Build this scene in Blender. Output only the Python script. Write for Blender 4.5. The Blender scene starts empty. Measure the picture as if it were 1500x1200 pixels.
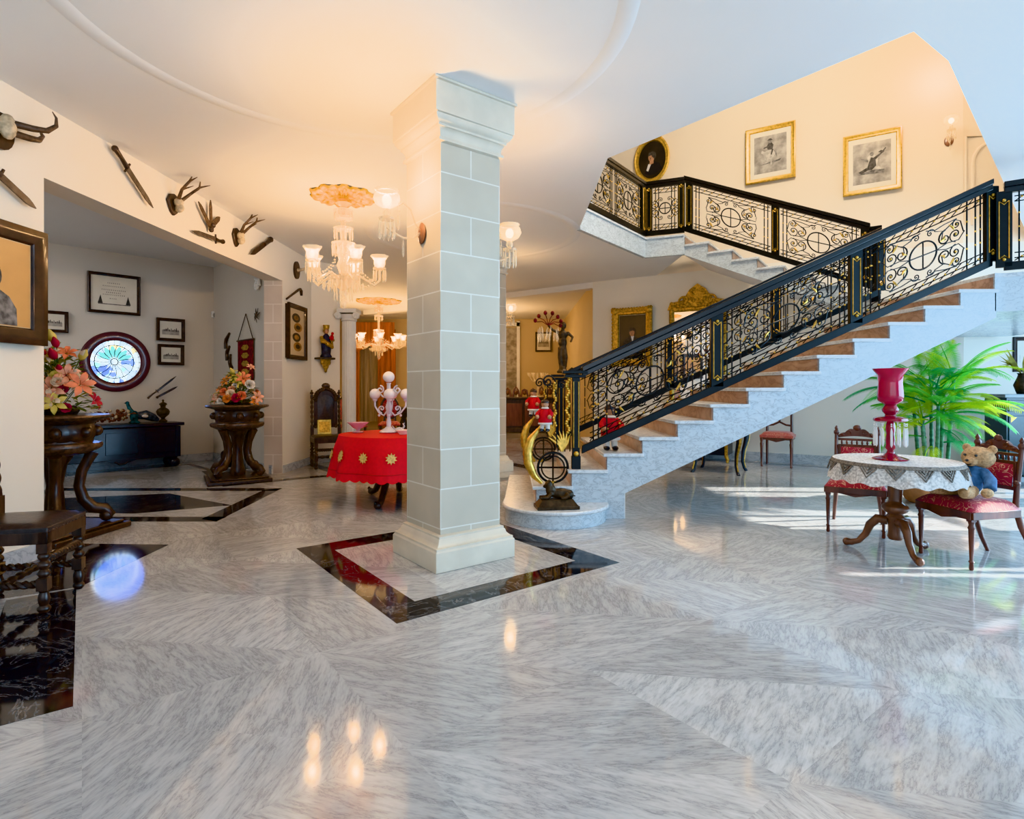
import bpy, math, random
from mathutils import Vector as V, Matrix
PI=math.pi; sin=math.sin; cos=math.cos
rnd=random.Random(7)
C=bpy.context.scene.collection
sc=bpy.context.scene
F=830.0; EYE=1.3; CEIL=3.48
# ------------------------------------------------------------ materials
def nt(name):
    m=bpy.data.materials.new(name); m.use_nodes=True
    t=m.node_tree; b=t.nodes['Principled BSDF']; return m,t,b
def sset(b,k,v):
    if k in b.inputs: b.inputs[k].default_value=v
def M(name,col,rough=.5,metal=0,var=.12,scale=8,bump=0,emit=0,ecol=None,trans=0,coat=0,stretch=(1,1,1),col2=None,ior=1.5,alpha=1,spec=.5):
    m,t,b=nt(name)
    tc=t.nodes.new('ShaderNodeTexCoord'); mp=t.nodes.new('ShaderNodeMapping'); mp.inputs['Scale'].default_value=stretch
    n=t.nodes.new('ShaderNodeTexNoise'); n.inputs['Scale'].default_value=scale; n.inputs['Detail'].default_value=5
    t.links.new(tc.outputs['Object'],mp.inputs[0]); t.links.new(mp.outputs[0],n.inputs['Vector'])
    r=t.nodes.new('ShaderNodeValToRGB')
    c2=col2 if col2 else tuple(max(0,c*(1-var*2)) for c in col)
    r.color_ramp.elements[0].position=.35; r.color_ramp.elements[1].position=.65
    r.color_ramp.elements[0].color=(*c2,1); r.color_ramp.elements[1].color=(*col,1)
    t.links.new(n.outputs['Fac'],r.inputs[0]); t.links.new(r.outputs[0],b.inputs['Base Color'])
    sset(b,'Roughness',rough); sset(b,'Metallic',metal); sset(b,'IOR',ior); sset(b,'Specular IOR Level',spec)
    if trans: sset(b,'Transmission Weight',trans)
    if coat: sset(b,'Coat Weight',coat); sset(b,'Coat Roughness',.1)
    if alpha<1: sset(b,'Alpha',alpha)
    if emit: sset(b,'Emission Strength',emit); sset(b,'Emission Color',(*(ecol or col),1))
    if bump:
        bp=t.nodes.new('ShaderNodeBump'); bp.inputs['Strength'].default_value=bump; bp.inputs['Distance'].default_value=.01
        t.links.new(n.outputs['Fac'],bp.inputs['Height']); t.links.new(bp.outputs[0],b.inputs['Normal'])
    return m
def math_n(t,op,a,b=None):
    n=t.nodes.new('ShaderNodeMath'); n.operation=op
    for i,x in enumerate((a,b)):
        if x is None: continue
        if isinstance(x,(int,float)): n.inputs[i].default_value=x
        else: t.links.new(x,n.inputs[i])
    return n.outputs[0]
def marble_floor():
    m,t,b=nt('floor marble'); L=t.links
    tc=t.nodes.new('ShaderNodeTexCoord')
    mp=t.nodes.new('ShaderNodeMapping'); mp.inputs['Rotation'].default_value=(0,0,math.radians(-37.2)); L.new(tc.outputs['Object'],mp.inputs[0])
    sz=t.nodes.new('ShaderNodeVectorMath'); sz.operation='SCALE'; sz.inputs['Scale'].default_value=1/.93; L.new(mp.outputs[0],sz.inputs[0])
    fl=t.nodes.new('ShaderNodeVectorMath'); fl.operation='FLOOR'; L.new(sz.outputs[0],fl.inputs[0])
    fr=t.nodes.new('ShaderNodeVectorMath'); fr.operation='FRACTION'; L.new(sz.outputs[0],fr.inputs[0])
    sx=t.nodes.new('ShaderNodeSeparateXYZ'); L.new(fr.outputs[0],sx.inputs[0])
    # triangle half of every tile
    half=math_n(t,'GREATER_THAN',math_n(t,'ADD',sx.outputs[0],sx.outputs[1]),1.0)
    cb=t.nodes.new('ShaderNodeSeparateXYZ'); L.new(fl.outputs[0],cb.inputs[0])
    cell=t.nodes.new('ShaderNodeCombineXYZ'); L.new(cb.outputs[0],cell.inputs[0]); L.new(cb.outputs[1],cell.inputs[1]); L.new(half,cell.inputs[2])
    wn=t.nodes.new('ShaderNodeTexWhiteNoise'); L.new(cell.outputs[0],wn.inputs['Vector'])
    ang=math_n(t,'MULTIPLY',wn.outputs['Value'],6.283)
    vr=t.nodes.new('ShaderNodeVectorRotate'); vr.rotation_type='Z_AXIS'; L.new(mp.outputs[0],vr.inputs['Vector']); L.new(ang,vr.inputs['Angle'])
    add=t.nodes.new('ShaderNodeVectorMath'); add.operation='MULTIPLY_ADD'; L.new(wn.outputs['Color'],add.inputs[0]); add.inputs[1].default_value=(17,17,17); L.new(vr.outputs[0],add.inputs[2])
    st=t.nodes.new('ShaderNodeMapping'); st.inputs['Scale'].default_value=(.9,4.2,1); L.new(add.outputs[0],st.inputs[0])
    n=t.nodes.new('ShaderNodeTexNoise'); n.inputs['Scale'].default_value=2.6; n.inputs['Detail'].default_value=10; n.inputs['Roughness'].default_value=.68; n.inputs['Distortion'].default_value=.25
    L.new(st.outputs[0],n.inputs['Vector'])
    v=math_n(t,'ABSOLUTE',math_n(t,'SUBTRACT',n.outputs['Fac'],.5))
    r=t.nodes.new('ShaderNodeValToRGB'); L.new(v,r.inputs[0])
    r.color_ramp.elements[0].position=0; r.color_ramp.elements[0].color=(.33,.335,.345,1)
    r.color_ramp.elements[1].position=.012; r.color_ramp.elements[1].color=(.45,.455,.46,1)
    e=r.color_ramp.elements.new(.08); e.color=(.52,.525,.53,1)
    e=r.color_ramp.elements.new(.3); e.color=(.62,.62,.62,1)
    n2=t.nodes.new('ShaderNodeTexNoise'); n2.inputs['Scale'].default_value=22; n2.inputs['Detail'].default_value=6; L.new(st.outputs[0],n2.inputs['Vector'])
    mx=t.nodes.new('ShaderNodeMix'); mx.data_type='RGBA'; mx.blend_type='MULTIPLY'; mx.inputs[0].default_value=.42
    L.new(r.outputs[0],mx.inputs[6])
    r2=t.nodes.new('ShaderNodeValToRGB'); r2.color_ramp.elements[0].position=.3; r2.color_ramp.elements[0].color=(.55,.55,.57,1); r2.color_ramp.elements[1].position=.52; r2.color_ramp.elements[1].color=(1,1,1,1)
    L.new(n2.outputs['Fac'],r2.inputs[0]); L.new(r2.outputs[0],mx.inputs[7])
    # tile tone
    mt=t.nodes.new('ShaderNodeMix'); mt.data_type='RGBA'; mt.blend_type='MULTIPLY'; mt.inputs[0].default_value=1
    tone=t.nodes.new('ShaderNodeMapRange'); L.new(wn.outputs['Value'],tone.inputs[0]); tone.inputs[3].default_value=.84; tone.inputs[4].default_value=1.04
    L.new(mx.outputs[2],mt.inputs[6]); L.new(tone.outputs[0],mt.inputs[7])
    L.new(mt.outputs[2],b.inputs['Base Color'])
    sset(b,'Roughness',.07); sset(b,'Specular IOR Level',.75)
    return m
def black_marble():
    m,t,b=nt('black marble'); L=t.links
    tc=t.nodes.new('ShaderNodeTexCoord')
    n=t.nodes.new('ShaderNodeTexNoise'); n.inputs['Scale'].default_value=3.5; n.inputs['Detail'].default_value=9; n.inputs['Distortion'].default_value=1.2; n.inputs['Roughness'].default_value=.65
    L.new(tc.outputs['Object'],n.inputs['Vector'])
    v=math_n(t,'ABSOLUTE',math_n(t,'SUBTRACT',n.outputs['Fac'],.5))
    r=t.nodes.new('ShaderNodeValToRGB'); L.new(v,r.inputs[0])
    r.color_ramp.elements[0].color=(.13,.13,.14,1); r.color_ramp.elements[1].position=.022; r.color_ramp.elements[1].color=(.014,.013,.016,1)
    L.new(r.outputs[0],b.inputs['Base Color']); sset(b,'Roughness',.06); sset(b,'Specular IOR Level',.7); return m
def white_marble(name,c1,c2,scale=3,rough=.25,vein=(.35,.37,.4)):
    m,t,b=nt(name); L=t.links
    tc=t.nodes.new('ShaderNodeTexCoord'); mp=t.nodes.new('ShaderNodeMapping'); mp.inputs['Scale'].default_value=(1,1,1.8); mp.inputs['Rotation'].default_value=(.4,.7,.2)
    L.new(tc.outputs['Object'],mp.inputs[0])
    n=t.nodes.new('ShaderNodeTexNoise'); n.inputs['Scale'].default_value=scale; n.inputs['Detail'].default_value=9; n.inputs['Distortion'].default_value=1.0; n.inputs['Roughness'].default_value=.6
    L.new(mp.outputs[0],n.inputs['Vector'])
    v=math_n(t,'ABSOLUTE',math_n(t,'SUBTRACT',n.outputs['Fac'],.5))
    r=t.nodes.new('ShaderNodeValToRGB'); L.new(v,r.inputs[0])
    r.color_ramp.elements[0].color=(*vein,1); r.color_ramp.elements[1].position=.2; r.color_ramp.elements[1].color=(*c1,1)
    e=r.color_ramp.elements.new(.03); e.color=(*c2,1)
    L.new(r.outputs[0],b.inputs['Base Color']); sset(b,'Roughness',rough); return m
def block_stone(name,c,joint,zstep=.285,off=0):
    """limestone blocks; joints from UV (u metres along face, v height)"""
    m,t,b=nt(name); L=t.links
    tc=t.nodes.new('ShaderNodeTexCoord')
    br=t.nodes.new('ShaderNodeTexBrick'); br.offset=.5
    br.inputs['Scale'].default_value=1; br.inputs['Brick Width'].default_value=.52; br.inputs['Row Height'].default_value=zstep
    br.inputs['Mortar Size'].default_value=.005; br.inputs['Mortar Smooth'].default_value=.2
    br.inputs['Color1'].default_value=(*c,1); br.inputs['Color2'].default_value=(*[x*.96 for x in c],1); br.inputs['Mortar'].default_value=(*joint,1)
    L.new(tc.outputs['UV'],br.inputs['Vector'])
    n=t.nodes.new('ShaderNodeTexNoise'); n.inputs['Scale'].default_value=3; L.new(tc.outputs['Object'],n.inputs['Vector'])
    mx=t.nodes.new('ShaderNodeMix'); mx.data_type='RGBA'; mx.blend_type='MULTIPLY'; mx.inputs[0].default_value=.25
    L.new(br.outputs['Color'],mx.inputs[6]); L.new(n.outputs['Fac'],mx.inputs[7]); L.new(mx.outputs[2],b.inputs['Base Color'])
    sset(b,'Roughness',.6); return m
def glassy(name,col,op=.35,emit=0,ecol=(1,.8,.5),rough=.08):
    m,t,b=nt(name); L=t.links
    out=[n for n in t.nodes if n.type=='OUTPUT_MATERIAL'][0]
    sset(b,'Base Color',(*col,1)); sset(b,'Roughness',rough); sset(b,'Specular IOR Level',1.0)
    n=t.nodes.new('ShaderNodeTexNoise'); n.inputs['Scale'].default_value=40
    tc=t.nodes.new('ShaderNodeTexCoord'); L.new(tc.outputs['Object'],n.inputs['Vector'])
    bp=t.nodes.new('ShaderNodeBump'); bp.inputs['Strength'].default_value=.3; bp.inputs['Distance'].default_value=.01; L.new(n.outputs['Fac'],bp.inputs['Height']); L.new(bp.outputs[0],b.inputs['Normal'])
    if emit: sset(b,'Emission Strength',emit); sset(b,'Emission Color',(*ecol,1))
    tr=t.nodes.new('ShaderNodeBsdfTransparent'); tr.inputs[0].default_value=(*[.6+.4*c for c in col],1)
    mx=t.nodes.new('ShaderNodeMixShader'); fz=t.nodes.new('ShaderNodeLayerWeight'); fz.inputs[0].default_value=.35
    f=math_n(t,'MINIMUM',math_n(t,'ADD',math_n(t,'MULTIPLY',fz.outputs['Facing'],.6),op),1.0)
    L.new(f,mx.inputs[0]); L.new(tr.outputs[0],mx.inputs[1]); L.new(b.outputs[0],mx.inputs[2]); L.new(mx.outputs[0],out.inputs[0]); return m
def damask(name,c1,c2,scale=9):
    m,t,b=nt(name); L=t.links
    tc=t.nodes.new('ShaderNodeTexCoord'); n=t.nodes.new('ShaderNodeTexNoise'); n.inputs['Scale'].default_value=scale; n.inputs['Distortion'].default_value=2.6; n.inputs['Detail'].default_value=1
    L.new(tc.outputs['Object'],n.inputs['Vector'])
    v=math_n(t,'ABSOLUTE',math_n(t,'SUBTRACT',n.outputs['Fac'],.52))
    r=t.nodes.new('ShaderNodeValToRGB'); L.new(v,r.inputs[0]); r.color_ramp.elements[0].color=(*c2,1); r.color_ramp.elements[0].position=.012; r.color_ramp.elements[1].position=.03; r.color_ramp.elements[1].color=(*c1,1)
    L.new(r.outputs[0],b.inputs['Base Color']); sset(b,'Roughness',.55); sset(b,'Sheen Weight',.3); return m
m_floor=marble_floor(); m_black=black_marble()
m_marb=white_marble('stair marble',(.58,.66,.72),(.52,.60,.66),9,.25,(.36,.42,.48))
m_tread=white_marble('tread marble',(.70,.75,.79),(.62,.67,.71),8,.2,(.48,.52,.56))
m_riser=white_marble('riser marble',(.55,.4,.32),(.42,.28,.22),2.5,.3,(.3,.2,.16))
m_base=white_marble('baseboard marble',(.6,.62,.63),(.5,.52,.54),4,.2)
m_wall=M('wall paint',(.80,.735,.63),.75,var=.015,scale=1.2)
m_wall2=M('back wall paint',(.78,.75,.68),.75,var=.015,scale=1.2)
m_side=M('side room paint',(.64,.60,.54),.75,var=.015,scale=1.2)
m_up=M('upper wall paint',(.80,.70,.57),.75,var=.015,scale=1.2)
m_ceil=M('ceiling paint',(.80,.80,.80),.7,var=.01,scale=1)
m_dine=M('dining wall paint',(.62,.50,.32),.7,var=.03,scale=1)
m_stone=block_stone('column stone',(.62,.55,.44),(.80,.77,.70))
m_jamb=block_stone('pier stone',(.60,.52,.45),(.78,.72,.66))
m_stonep=M('moulded stone',(.66,.59,.48),.6,var=.05,scale=5)
m_plaster=M('white plaster',(.78,.77,.74),.6,var=.02)
m_wood=M('dark carved wood',(.055,.028,.018),.35,var=.3,scale=20,bump=.3,stretch=(1,1,.3),coat=.3)
m_woodm=M('mahogany wood',(.17,.06,.035),.3,var=.25,scale=14,stretch=(1,1,.2),coat=.4)
m_woodb=M('brown turned wood',(.24,.11,.06),.3,var=.25,scale=14,stretch=(1,1,.2),coat=.4)
m_ebony=M('ebonised wood',(.018,.018,.026),.3,var=.2,scale=14,coat=.4)
m_leather=M('dark leather',(.06,.045,.042),.28,var=.2,scale=30,bump=.25)
m_iron=M('black wrought iron',(.012,.014,.016),.35,metal=.3,var=.1)
m_railwood=M('black lacquered rail',(.012,.012,.014),.28,var=.1,coat=.25)
m_gold=M('gold leaf',(.85,.55,.14),.32,metal=.75,var=.2,scale=25)
m_goldf=M('antique gilt',(.62,.38,.09),.4,metal=.6,var=.3,scale=30,bump=.5)
m_bronze=M('bronze',(.10,.07,.045),.4,metal=.6,var=.3,scale=20)
m_steel=M('worn steel',(.16,.13,.11),.4,metal=.5,var=.2,scale=20)
m_bone=M('bone',(.62,.50,.34),.6,var=.2,scale=30)
m_horn=M('horn',(.13,.08,.05),.5,var=.3,scale=30,bump=.3)
m_crys=glassy('crystal',(.95,.95,.95),.42)
m_crysw=glassy('lit crystal',(.92,.82,.66),.24,emit=.07,ecol=(1,.72,.42))  # warm glow put into the crystal itself to suggest lamplight
m_shade=glassy('lit glass shade',(1,.90,.74),.35,emit=.6,ecol=(1,.70,.36))
m_bulb=M('lamp bulb',(1,.85,.6),.5,emit=14,ecol=(1,.78,.48))
m_globe=M('white glass globe',(.82,.77,.77),.2,var=.05,scale=5)
m_ruby=M('ruby glass',(.62,.004,.07),.08,var=.1,trans=.35,coat=.5)
m_rubyd=M('dark ruby glass',(.45,.0,.03),.06,var=.2,trans=.25,coat=.5)
m_pinkg=glassy('pink crystal',(.75,.45,.55),.5)
m_redc=M('red table linen',(.62,.003,.012),.7,var=.06,scale=30)
m_yel=M('gold embroidery',(.78,.55,.2),.6,var=.2,scale=60)
m_dam=damask('crimson damask',(.36,.015,.035),(.66,.32,.22))
m_dam2=damask('faded coral damask',(.42,.09,.07),(.5,.25,.18),14)
m_lace=M('white lace',(.78,.76,.74),.8,var=.25,scale=60)
m_lace2=M('taupe lace',(.30,.26,.22),.8,var=.3,scale=70)
m_terra=M('terracotta',(.55,.27,.13),.7,var=.15)
m_paper=M('aged paper',(.60,.46,.29),.6,var=.06,scale=2)
m_paperw=M('cream print paper',(.70,.66,.57),.6,var=.05,scale=4)
m_paperb=M('print paper toned',(.43,.40,.36),.6,var=.25,scale=7)
m_ink=M('print ink',(.10,.095,.09),.7,var=.3,scale=25)
m_inkm=M('print grey ink',(.25,.24,.23),.7,var=.35,scale=18)
m_inkl=M('print pale ink',(.55,.52,.47),.7,var=.2,scale=18)
m_skin=M('painted skin',(.55,.30,.18),.5,var=.15,scale=12)
m_dkpaint=M('dark oil paint',(.035,.026,.02),.35,var=.4,scale=3)
m_brownp=M('brown oil paint',(.09,.05,.03),.35,var=.4,scale=3)
m_white=M('white cloth',(.75,.73,.70),.7,var=.05)
m_redd=M('red felt',(.55,.01,.02),.8,var=.1,scale=40)
m_blue=M('blue denim',(.10,.20,.38),.85,var=.25,scale=25)
m_tealc=M('teal glaze',(.02,.14,.17),.3,var=.5,scale=15)
m_bear=M('teddy plush',(.62,.40,.22),.95,var=.2,scale=70,bump=.7)
m_burg=M('burgundy velvet',(.22,.02,.03),.85,var=.4,scale=20)
m_curt=M('rust curtain',(.52,.17,.045),.75,var=.25,scale=5,stretch=(3,3,.2))
m_sheer=M('sheer curtain',(.48,.42,.34),.8,var=.2,scale=9,stretch=(4,4,.1))
m_maroon=M('maroon window surround',(.11,.035,.045),.3,var=.1,coat=.3)
m_lead=M('lead came',(.02,.03,.04),.5)
m_soil=M('soil',(.05,.035,.025),.95,var=.4,scale=40)
m_cab=M('blue grey lacquer',(.02,.045,.06),.3,var=.2,scale=3,coat=.3)
m_plaq=M('gold plaque',(.62,.50,.15),.35,metal=.3,var=.2,scale=20)
m_mirror=M('mirror glass',(.85,.85,.85),.02,metal=1,var=.02)
m_rosec=M('gilded rose',(.88,.52,.06),.45,metal=.2,var=.35,scale=16,bump=.6)
def leafm(n,c): 
    m=M(n,c,.45,var=.3,scale=6); sset(m.node_tree.nodes['Principled BSDF'],'Subsurface Weight',0); 
    t=m.node_tree; b=t.nodes['Principled BSDF']; out=[x for x in t.nodes if x.type=='OUTPUT_MATERIAL'][0]
    tl=t.nodes.new('ShaderNodeBsdfTranslucent'); tl.inputs[0].default_value=(min(1,c[0]*2),min(1,c[1]*1.6),c[2],1)
    mx=t.nodes.new('ShaderNodeMixShader'); mx.inputs[0].default_value=.45
    t.links.new(b.outputs[0],mx.inputs[1]); t.links.new(tl.outputs[0],mx.inputs[2]); t.links.new(mx.outputs[0],out.inputs[0]); return m
m_palm=leafm('palm leaf',(.12,.50,.10)); m_palm2=leafm('yellow green palm leaf',(.42,.66,.06)); m_palm3=leafm('deep palm leaf',(.05,.40,.20))
m_cane=M('palm cane',(.16,.36,.22),.4,var=.3,scale=5,stretch=(.3,.3,5))
m_leaf=leafm('silk leaf',(.10,.16,.04)); m_leaf2=leafm('pale silk leaf',(.36,.38,.14))
m_stemg=M('green stem',(.10,.15,.04),.6)
def fcol(n,c): return M(n,c,.6,var=.12,scale=20)
FC=dict(coral=fcol('coral petal',(.75,.25,.14)),cream=fcol('cream petal',(.80,.66,.50)),orange=fcol('orange petal',(.72,.25,.06)),crim=fcol('crimson petal',(.38,.01,.04)),
 pink=fcol('salmon petal',(.78,.40,.28)),yellow=fcol('yellow petal',(.72,.60,.18)),white=fcol('white petal',(.78,.74,.68)),magenta=fcol('magenta petal',(.50,.01,.08)))
# ------------------------------------------------------------ mesh builder
class MB:
    def __init__(s): s.v=[]; s.f=[]; s.m=[]; s.s=[]; s.M=Matrix.Identity(4); s.uv={}
    def add(s,vs,fs,mi=0,sm=True):
        o=len(s.v); s.v+= [s.M@V(p) for p in vs]
        for f in fs: s.f.append([o+i for i in f]); s.m.append(mi); s.s.append(sm)
        return s
    def box(s,c,d,mi=0,rz=0,ry=0,rx=0):
        R=Matrix.Rotation(rz,3,'Z')@Matrix.Rotation(ry,3,'Y')@Matrix.Rotation(rx,3,'X')
        vs=[V(c)+R@V((x*d[0]/2,y*d[1]/2,z*d[2]/2)) for x in(-1,1) for y in(-1,1) for z in(-1,1)]
        return s.add(vs,[(0,1,3,2),(4,6,7,5),(0,4,5,1),(2,3,7,6),(0,2,6,4),(1,5,7,3)],mi,False)
    def bar(s,p0,p1,w,h,mi=0,up=(0,0,1)):
        p0=V(p0);p1=V(p1);d=(p1-p0).normalized();u=V(up)
        if abs(d.dot(u))>.999: u=V((0,1,0))
        r=d.cross(u).normalized(); u2=r.cross(d)
        vs=[p+r*a*w/2+u2*b*h/2 for p in(p0,p1) for a in(-1,1) for b in(-1,1)]
        return s.add(vs,[(0,1,3,2),(4,6,7,5),(0,4,5,1),(2,3,7,6),(0,2,6,4),(1,5,7,3)],mi,False)
    def sbar(s,p0,p1,w,h,mi=0,z0=0,z1=None):
        """sloped bar with vertical end faces"""
        p0=V(p0);p1=V(p1);d=(p1-p0);r=V((d.y,-d.x,0)).normalized()
        vs=[p+r*a*w/2+V((0,0,b)) for p in(p0,p1) for a in(-1,1) for b in(z0,z0+h)]
        return s.add(vs,[(0,1,3,2),(4,6,7,5),(0,4,5,1),(2,3,7,6),(0,2,6,4),(1,5,7,3)],mi,False)
    def tube(s,pts,r,n=6,mi=0,closed=False,cap=True):
        pts=[V(p) for p in pts]; k=len(pts)
        if k<2: return s
        rs=r if isinstance(r,(list,tuple)) else [r]*k
        T=[]
        for i in range(k):
            a=pts[(i-1)%k] if (closed or i>0) else pts[0]; b=pts[(i+1)%k] if (closed or i<k-1) else pts[-1]
            d=b-a; T.append(d.normalized() if d.length>1e-9 else V((0,0,1)))
        up=V((0,0,1)) if abs(T[0].z)<.9 else V((1,0,0))
        N=(up-T[0]*up.dot(T[0])).normalized(); vs=[]
        for i in range(k):
            N=(N-T[i]*N.dot(T[i])); N=N.normalized() if N.length>1e-6 else T[i].orthogonal().normalized()
            B=T[i].cross(N)
            for j in range(n):
                a=2*PI*j/n; vs.append(pts[i]+(N*cos(a)+B*sin(a))*rs[i])
        fs=[]
        for i in range(k if closed else k-1):
            for j in range(n):
                a=i*n+j;b=i*n+(j+1)%n;c=((i+1)%k)*n+(j+1)%n;d=((i+1)%k)*n+j; fs.append((a,b,c,d))
        if cap and not closed: fs.append(tuple(range(n-1,-1,-1))); fs.append(tuple((k-1)*n+j for j in range(n)))
        return s.add(vs,fs,mi,n>4)
    def lathe(s,prof,c=(0,0,0),n=20,mi=0,sx=1,sy=1,cap=True,wob=None,axis=None):
        vs=[];fs=[];k=len(prof)
        for i,(r,z) in enumerate(prof):
            for j in range(n):
                a=2*PI*j/n; rr=r*(wob(a,i) if wob else 1); p=V((rr*cos(a)*sx,rr*sin(a)*sy,z))
                vs.append(p)
        if axis is not None:
            q=V((0,0,1)).rotation_difference(V(axis)); vs=[q@p for p in vs]
        vs=[p+V(c) for p in vs]
        for i in range(k-1):
            for j in range(n): fs.append((i*n+j,i*n+(j+1)%n,(i+1)*n+(j+1)%n,(i+1)*n+j))
        if cap: 
            if prof[0][0]>1e-4: fs.append(tuple(range(n-1,-1,-1)))
            if prof[-1][0]>1e-4: fs.append(tuple((k-1)*n+j for j in range(n)))
        return s.add(vs,fs,mi,True)
    def ball(s,c,r,n=10,mi=0,R=None):
        r=(r,r,r) if isinstance(r,(int,float)) else r
        vs=[];fs=[];k=max(4,n//2+1)
        for i in range(k+1):
            t=PI*i/k
            for j in range(n):
                a=2*PI*j/n; p=V((r[0]*sin(t)*cos(a),r[1]*sin(t)*sin(a),-r[2]*cos(t)))
                if R is not None: p=R@p
                vs.append(V(c)+p)
        for i in range(k):
            for j in range(n): fs.append((i*n+j,i*n+(j+1)%n,(i+1)*n+(j+1)%n,(i+1)*n+j))
        return s.add(vs,fs,mi,True)
    def prism(s,poly,z0,z1,mi=0):
        n=len(poly); vs=[(x,y,z0) for x,y in poly]+[(x,y,z1) for x,y in poly]
        A=sum(poly[i][0]*poly[(i+1)%n][1]-poly[(i+1)%n][0]*poly[i][1] for i in range(n))
        fs=[tuple(range(n-1,-1,-1)),tuple(range(n,2*n))]+[(i,(i+1)%n,n+(i+1)%n,n+i) for i in range(n)]
        if A<0: fs=[tuple(reversed(f)) for f in fs]
        return s.add(vs,fs,mi,False)
    def plate(s,poly,y0,y1,mi=0):
        """polygon in local x,z (wall plane), thickness along y"""
        n=len(poly); vs=[(x,y0,z) for x,z in poly]+[(x,y1,z) for x,z in poly]
        return s.add(vs,[tuple(range(n)),tuple(range(2*n-1,n-1,-1))]+[(i,n+i,n+(i+1)%n,(i+1)%n) for i in range(n)],mi,False)
    def surf(s,fn,nu,nv,mi=0,cu=False,sm=True):
        vs=[];fs=[]
        for i in range(nv+1):
            for j in range(nu if cu else nu+1): vs.append(fn(j/nu,i/nv))
        w=nu if cu else nu+1
        for i in range(nv):
            for j in range(nu): fs.append((i*w+j,i*w+(j+1)%w,(i+1)*w+(j+1)%w,(i+1)*w+j))
        return s.add(vs,fs,mi,sm)
    def mesh(s,name,mats,loc=None):
        me=bpy.data.meshes.new(name); vs=[p-V(loc) for p in s.v] if loc is not None else s.v
        me.from_pydata([tuple(p) for p in vs],[],s.f)
        for m in (mats if isinstance(mats,(list,tuple)) else [mats]): me.materials.append(m)
        me.polygons.foreach_set('material_index',s.m); me.polygons.foreach_set('use_smooth',s.s); me.update()
        try: me.set_sharp_from_angle(angle=math.radians(50))
        except Exception: pass
        return me
def B(mb,name,mats,parent=None,loc=None,bev=0,world=False,label=None,sub=0,remesh=0,uvbox=False):
    if world and parent is not None:
        Mi=parent.matrix_basis.inverted(); p=parent.parent
        while p is not None: Mi=Mi@p.matrix_basis.inverted(); p=p.parent
        mb.v=[Mi@p for p in mb.v]
    me=mb.mesh(name,mats); o=bpy.data.objects.new(name,me); C.objects.link(o)
    if parent is not None: o.parent=parent
    if loc is not None: o.location=loc
    if bev: 
        b=o.modifiers.new('bevel','BEVEL'); b.width=bev; b.segments=2; b.limit_method='ANGLE'; b.angle_limit=.7
    if remesh:
        r=o.modifiers.new('remesh','REMESH'); r.mode='VOXEL'; r.voxel_size=remesh; r.use_smooth_shade=True
        k=o.modifiers.new('smooth','SMOOTH'); k.iterations=3
    if sub: 
        u=o.modifiers.new('sub','SUBSURF'); u.levels=sub; u.render_levels=sub
    if label: o['label']=label
    return o
def tag(o,label,cat,group=None,kind=None):
    o['label']=label; o['category']=cat
    if group: o['group']=group
    if kind: o['kind']=kind
    return o
def E(name,label,cat,loc=(0,0,0),rz=0,group=None,kind=None):
    o=bpy.data.objects.new(name,None); C.objects.link(o); o.location=loc; o.rotation_euler=(0,0,rz); o.empty_display_size=.1
    o.matrix_basis=Matrix.Translation(V(loc))@Matrix.Rotation(rz,4,'Z')
    return tag(o,label,cat,group,kind)
def S(mb,name,mats,label=None,bev=0):
    o=B(mb,name,mats,bev=bev); o['kind']='structure'
    if label: o['label']=label
    o['category']='room shell' if not label else label.split()[-1]
    return o
def dup(o,loc=None,rz=None,label=None,parent=None):
    c=o.copy(); C.objects.link(c)
    if parent is not None: c.parent=parent
    if loc is not None: c.location=loc
    if rz is not None: c.rotation_euler=(0,0,rz)
    if loc is not None or rz is not None:
        c.matrix_basis=Matrix.Translation(V(c.location))@Matrix.Rotation(c.rotation_euler[2],4,'Z')
    for ch in list(o.children): dup(ch,parent=c)
    if label: c['label']=label
    return c
# ------------------------------------------------------------ camera geometry helpers
def ray(px,py): return V(((px-750)/F,1,(568-py)/F))
def floorp(px,py): Y=F*EYE/(py-568); return V(((px-750)/F*Y,Y,0))
class Wall:
    def __init__(s,p,d):
        s.p=V((p[0],p[1],0)); s.d=V((d[0],d[1],0)).normalized(); s.n=V((s.d.y,-s.d.x,0))
        s.rz=math.atan2(s.n.x,-s.n.y)
    def hit(s,px,py):
        r=ray(px,py); o=V((0,0,EYE)); t=(s.p-o).dot(s.n)/r.dot(s.n); return o+r*t
    def sz(s,px,py): h=s.hit(px,py); return ((h-s.p).dot(s.d),h.z)
    def at(s,u,z,off=0): return s.p+s.d*u+s.n*off+V((0,0,z))
    def rect(s,x0,x1,y0,y1):
        xm=(x0+x1)/2; a=s.sz(x0,600)[0]; b=s.sz(x1,600)[0]; zt=s.sz(xm,y0)[1]; zb=s.sz(xm,y1)[1]
        return s.at((a+b)/2,(zt+zb)/2),abs(b-a),zt-zb
WL=Wall((-3.61,4.37),(.0306,1))
WSB=Wall((-7.0,8.5),(1.6,1.75))
WSR=Wall((-5.4,10.25),(.72,-.69))
WST=Wall((-3.45,9.72),(.72,.70))
WB=Wall((1.67,11.7),(1,-.62))
A2=V((-.605,.797,0)); B2=V((.797,.605,0))
# ------------------------------------------------------------ setting
def wallseg(mb,p,q,z0,z1,th,mi=0):
    p=V((p[0],p[1],0));q=V((q[0],q[1],0));d=(q-p).normalized();n=V((d.y,-d.x,0))  # visible side = +n ; thickness goes to -n
    a,b,c,e=p,q,q-n*th,p-n*th
    mb.prism([(a.x,a.y),(b.x,b.y),(c.x,c.y),(e.x,e.y)],z0,z1,mi)
mb=MB(); mb.prism([(-12,-5),(9,-5),(9,18.5),(-12,18.5)],-.1,0); S(mb,'floor',m_floor,'polished grey veined marble floor')
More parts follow.
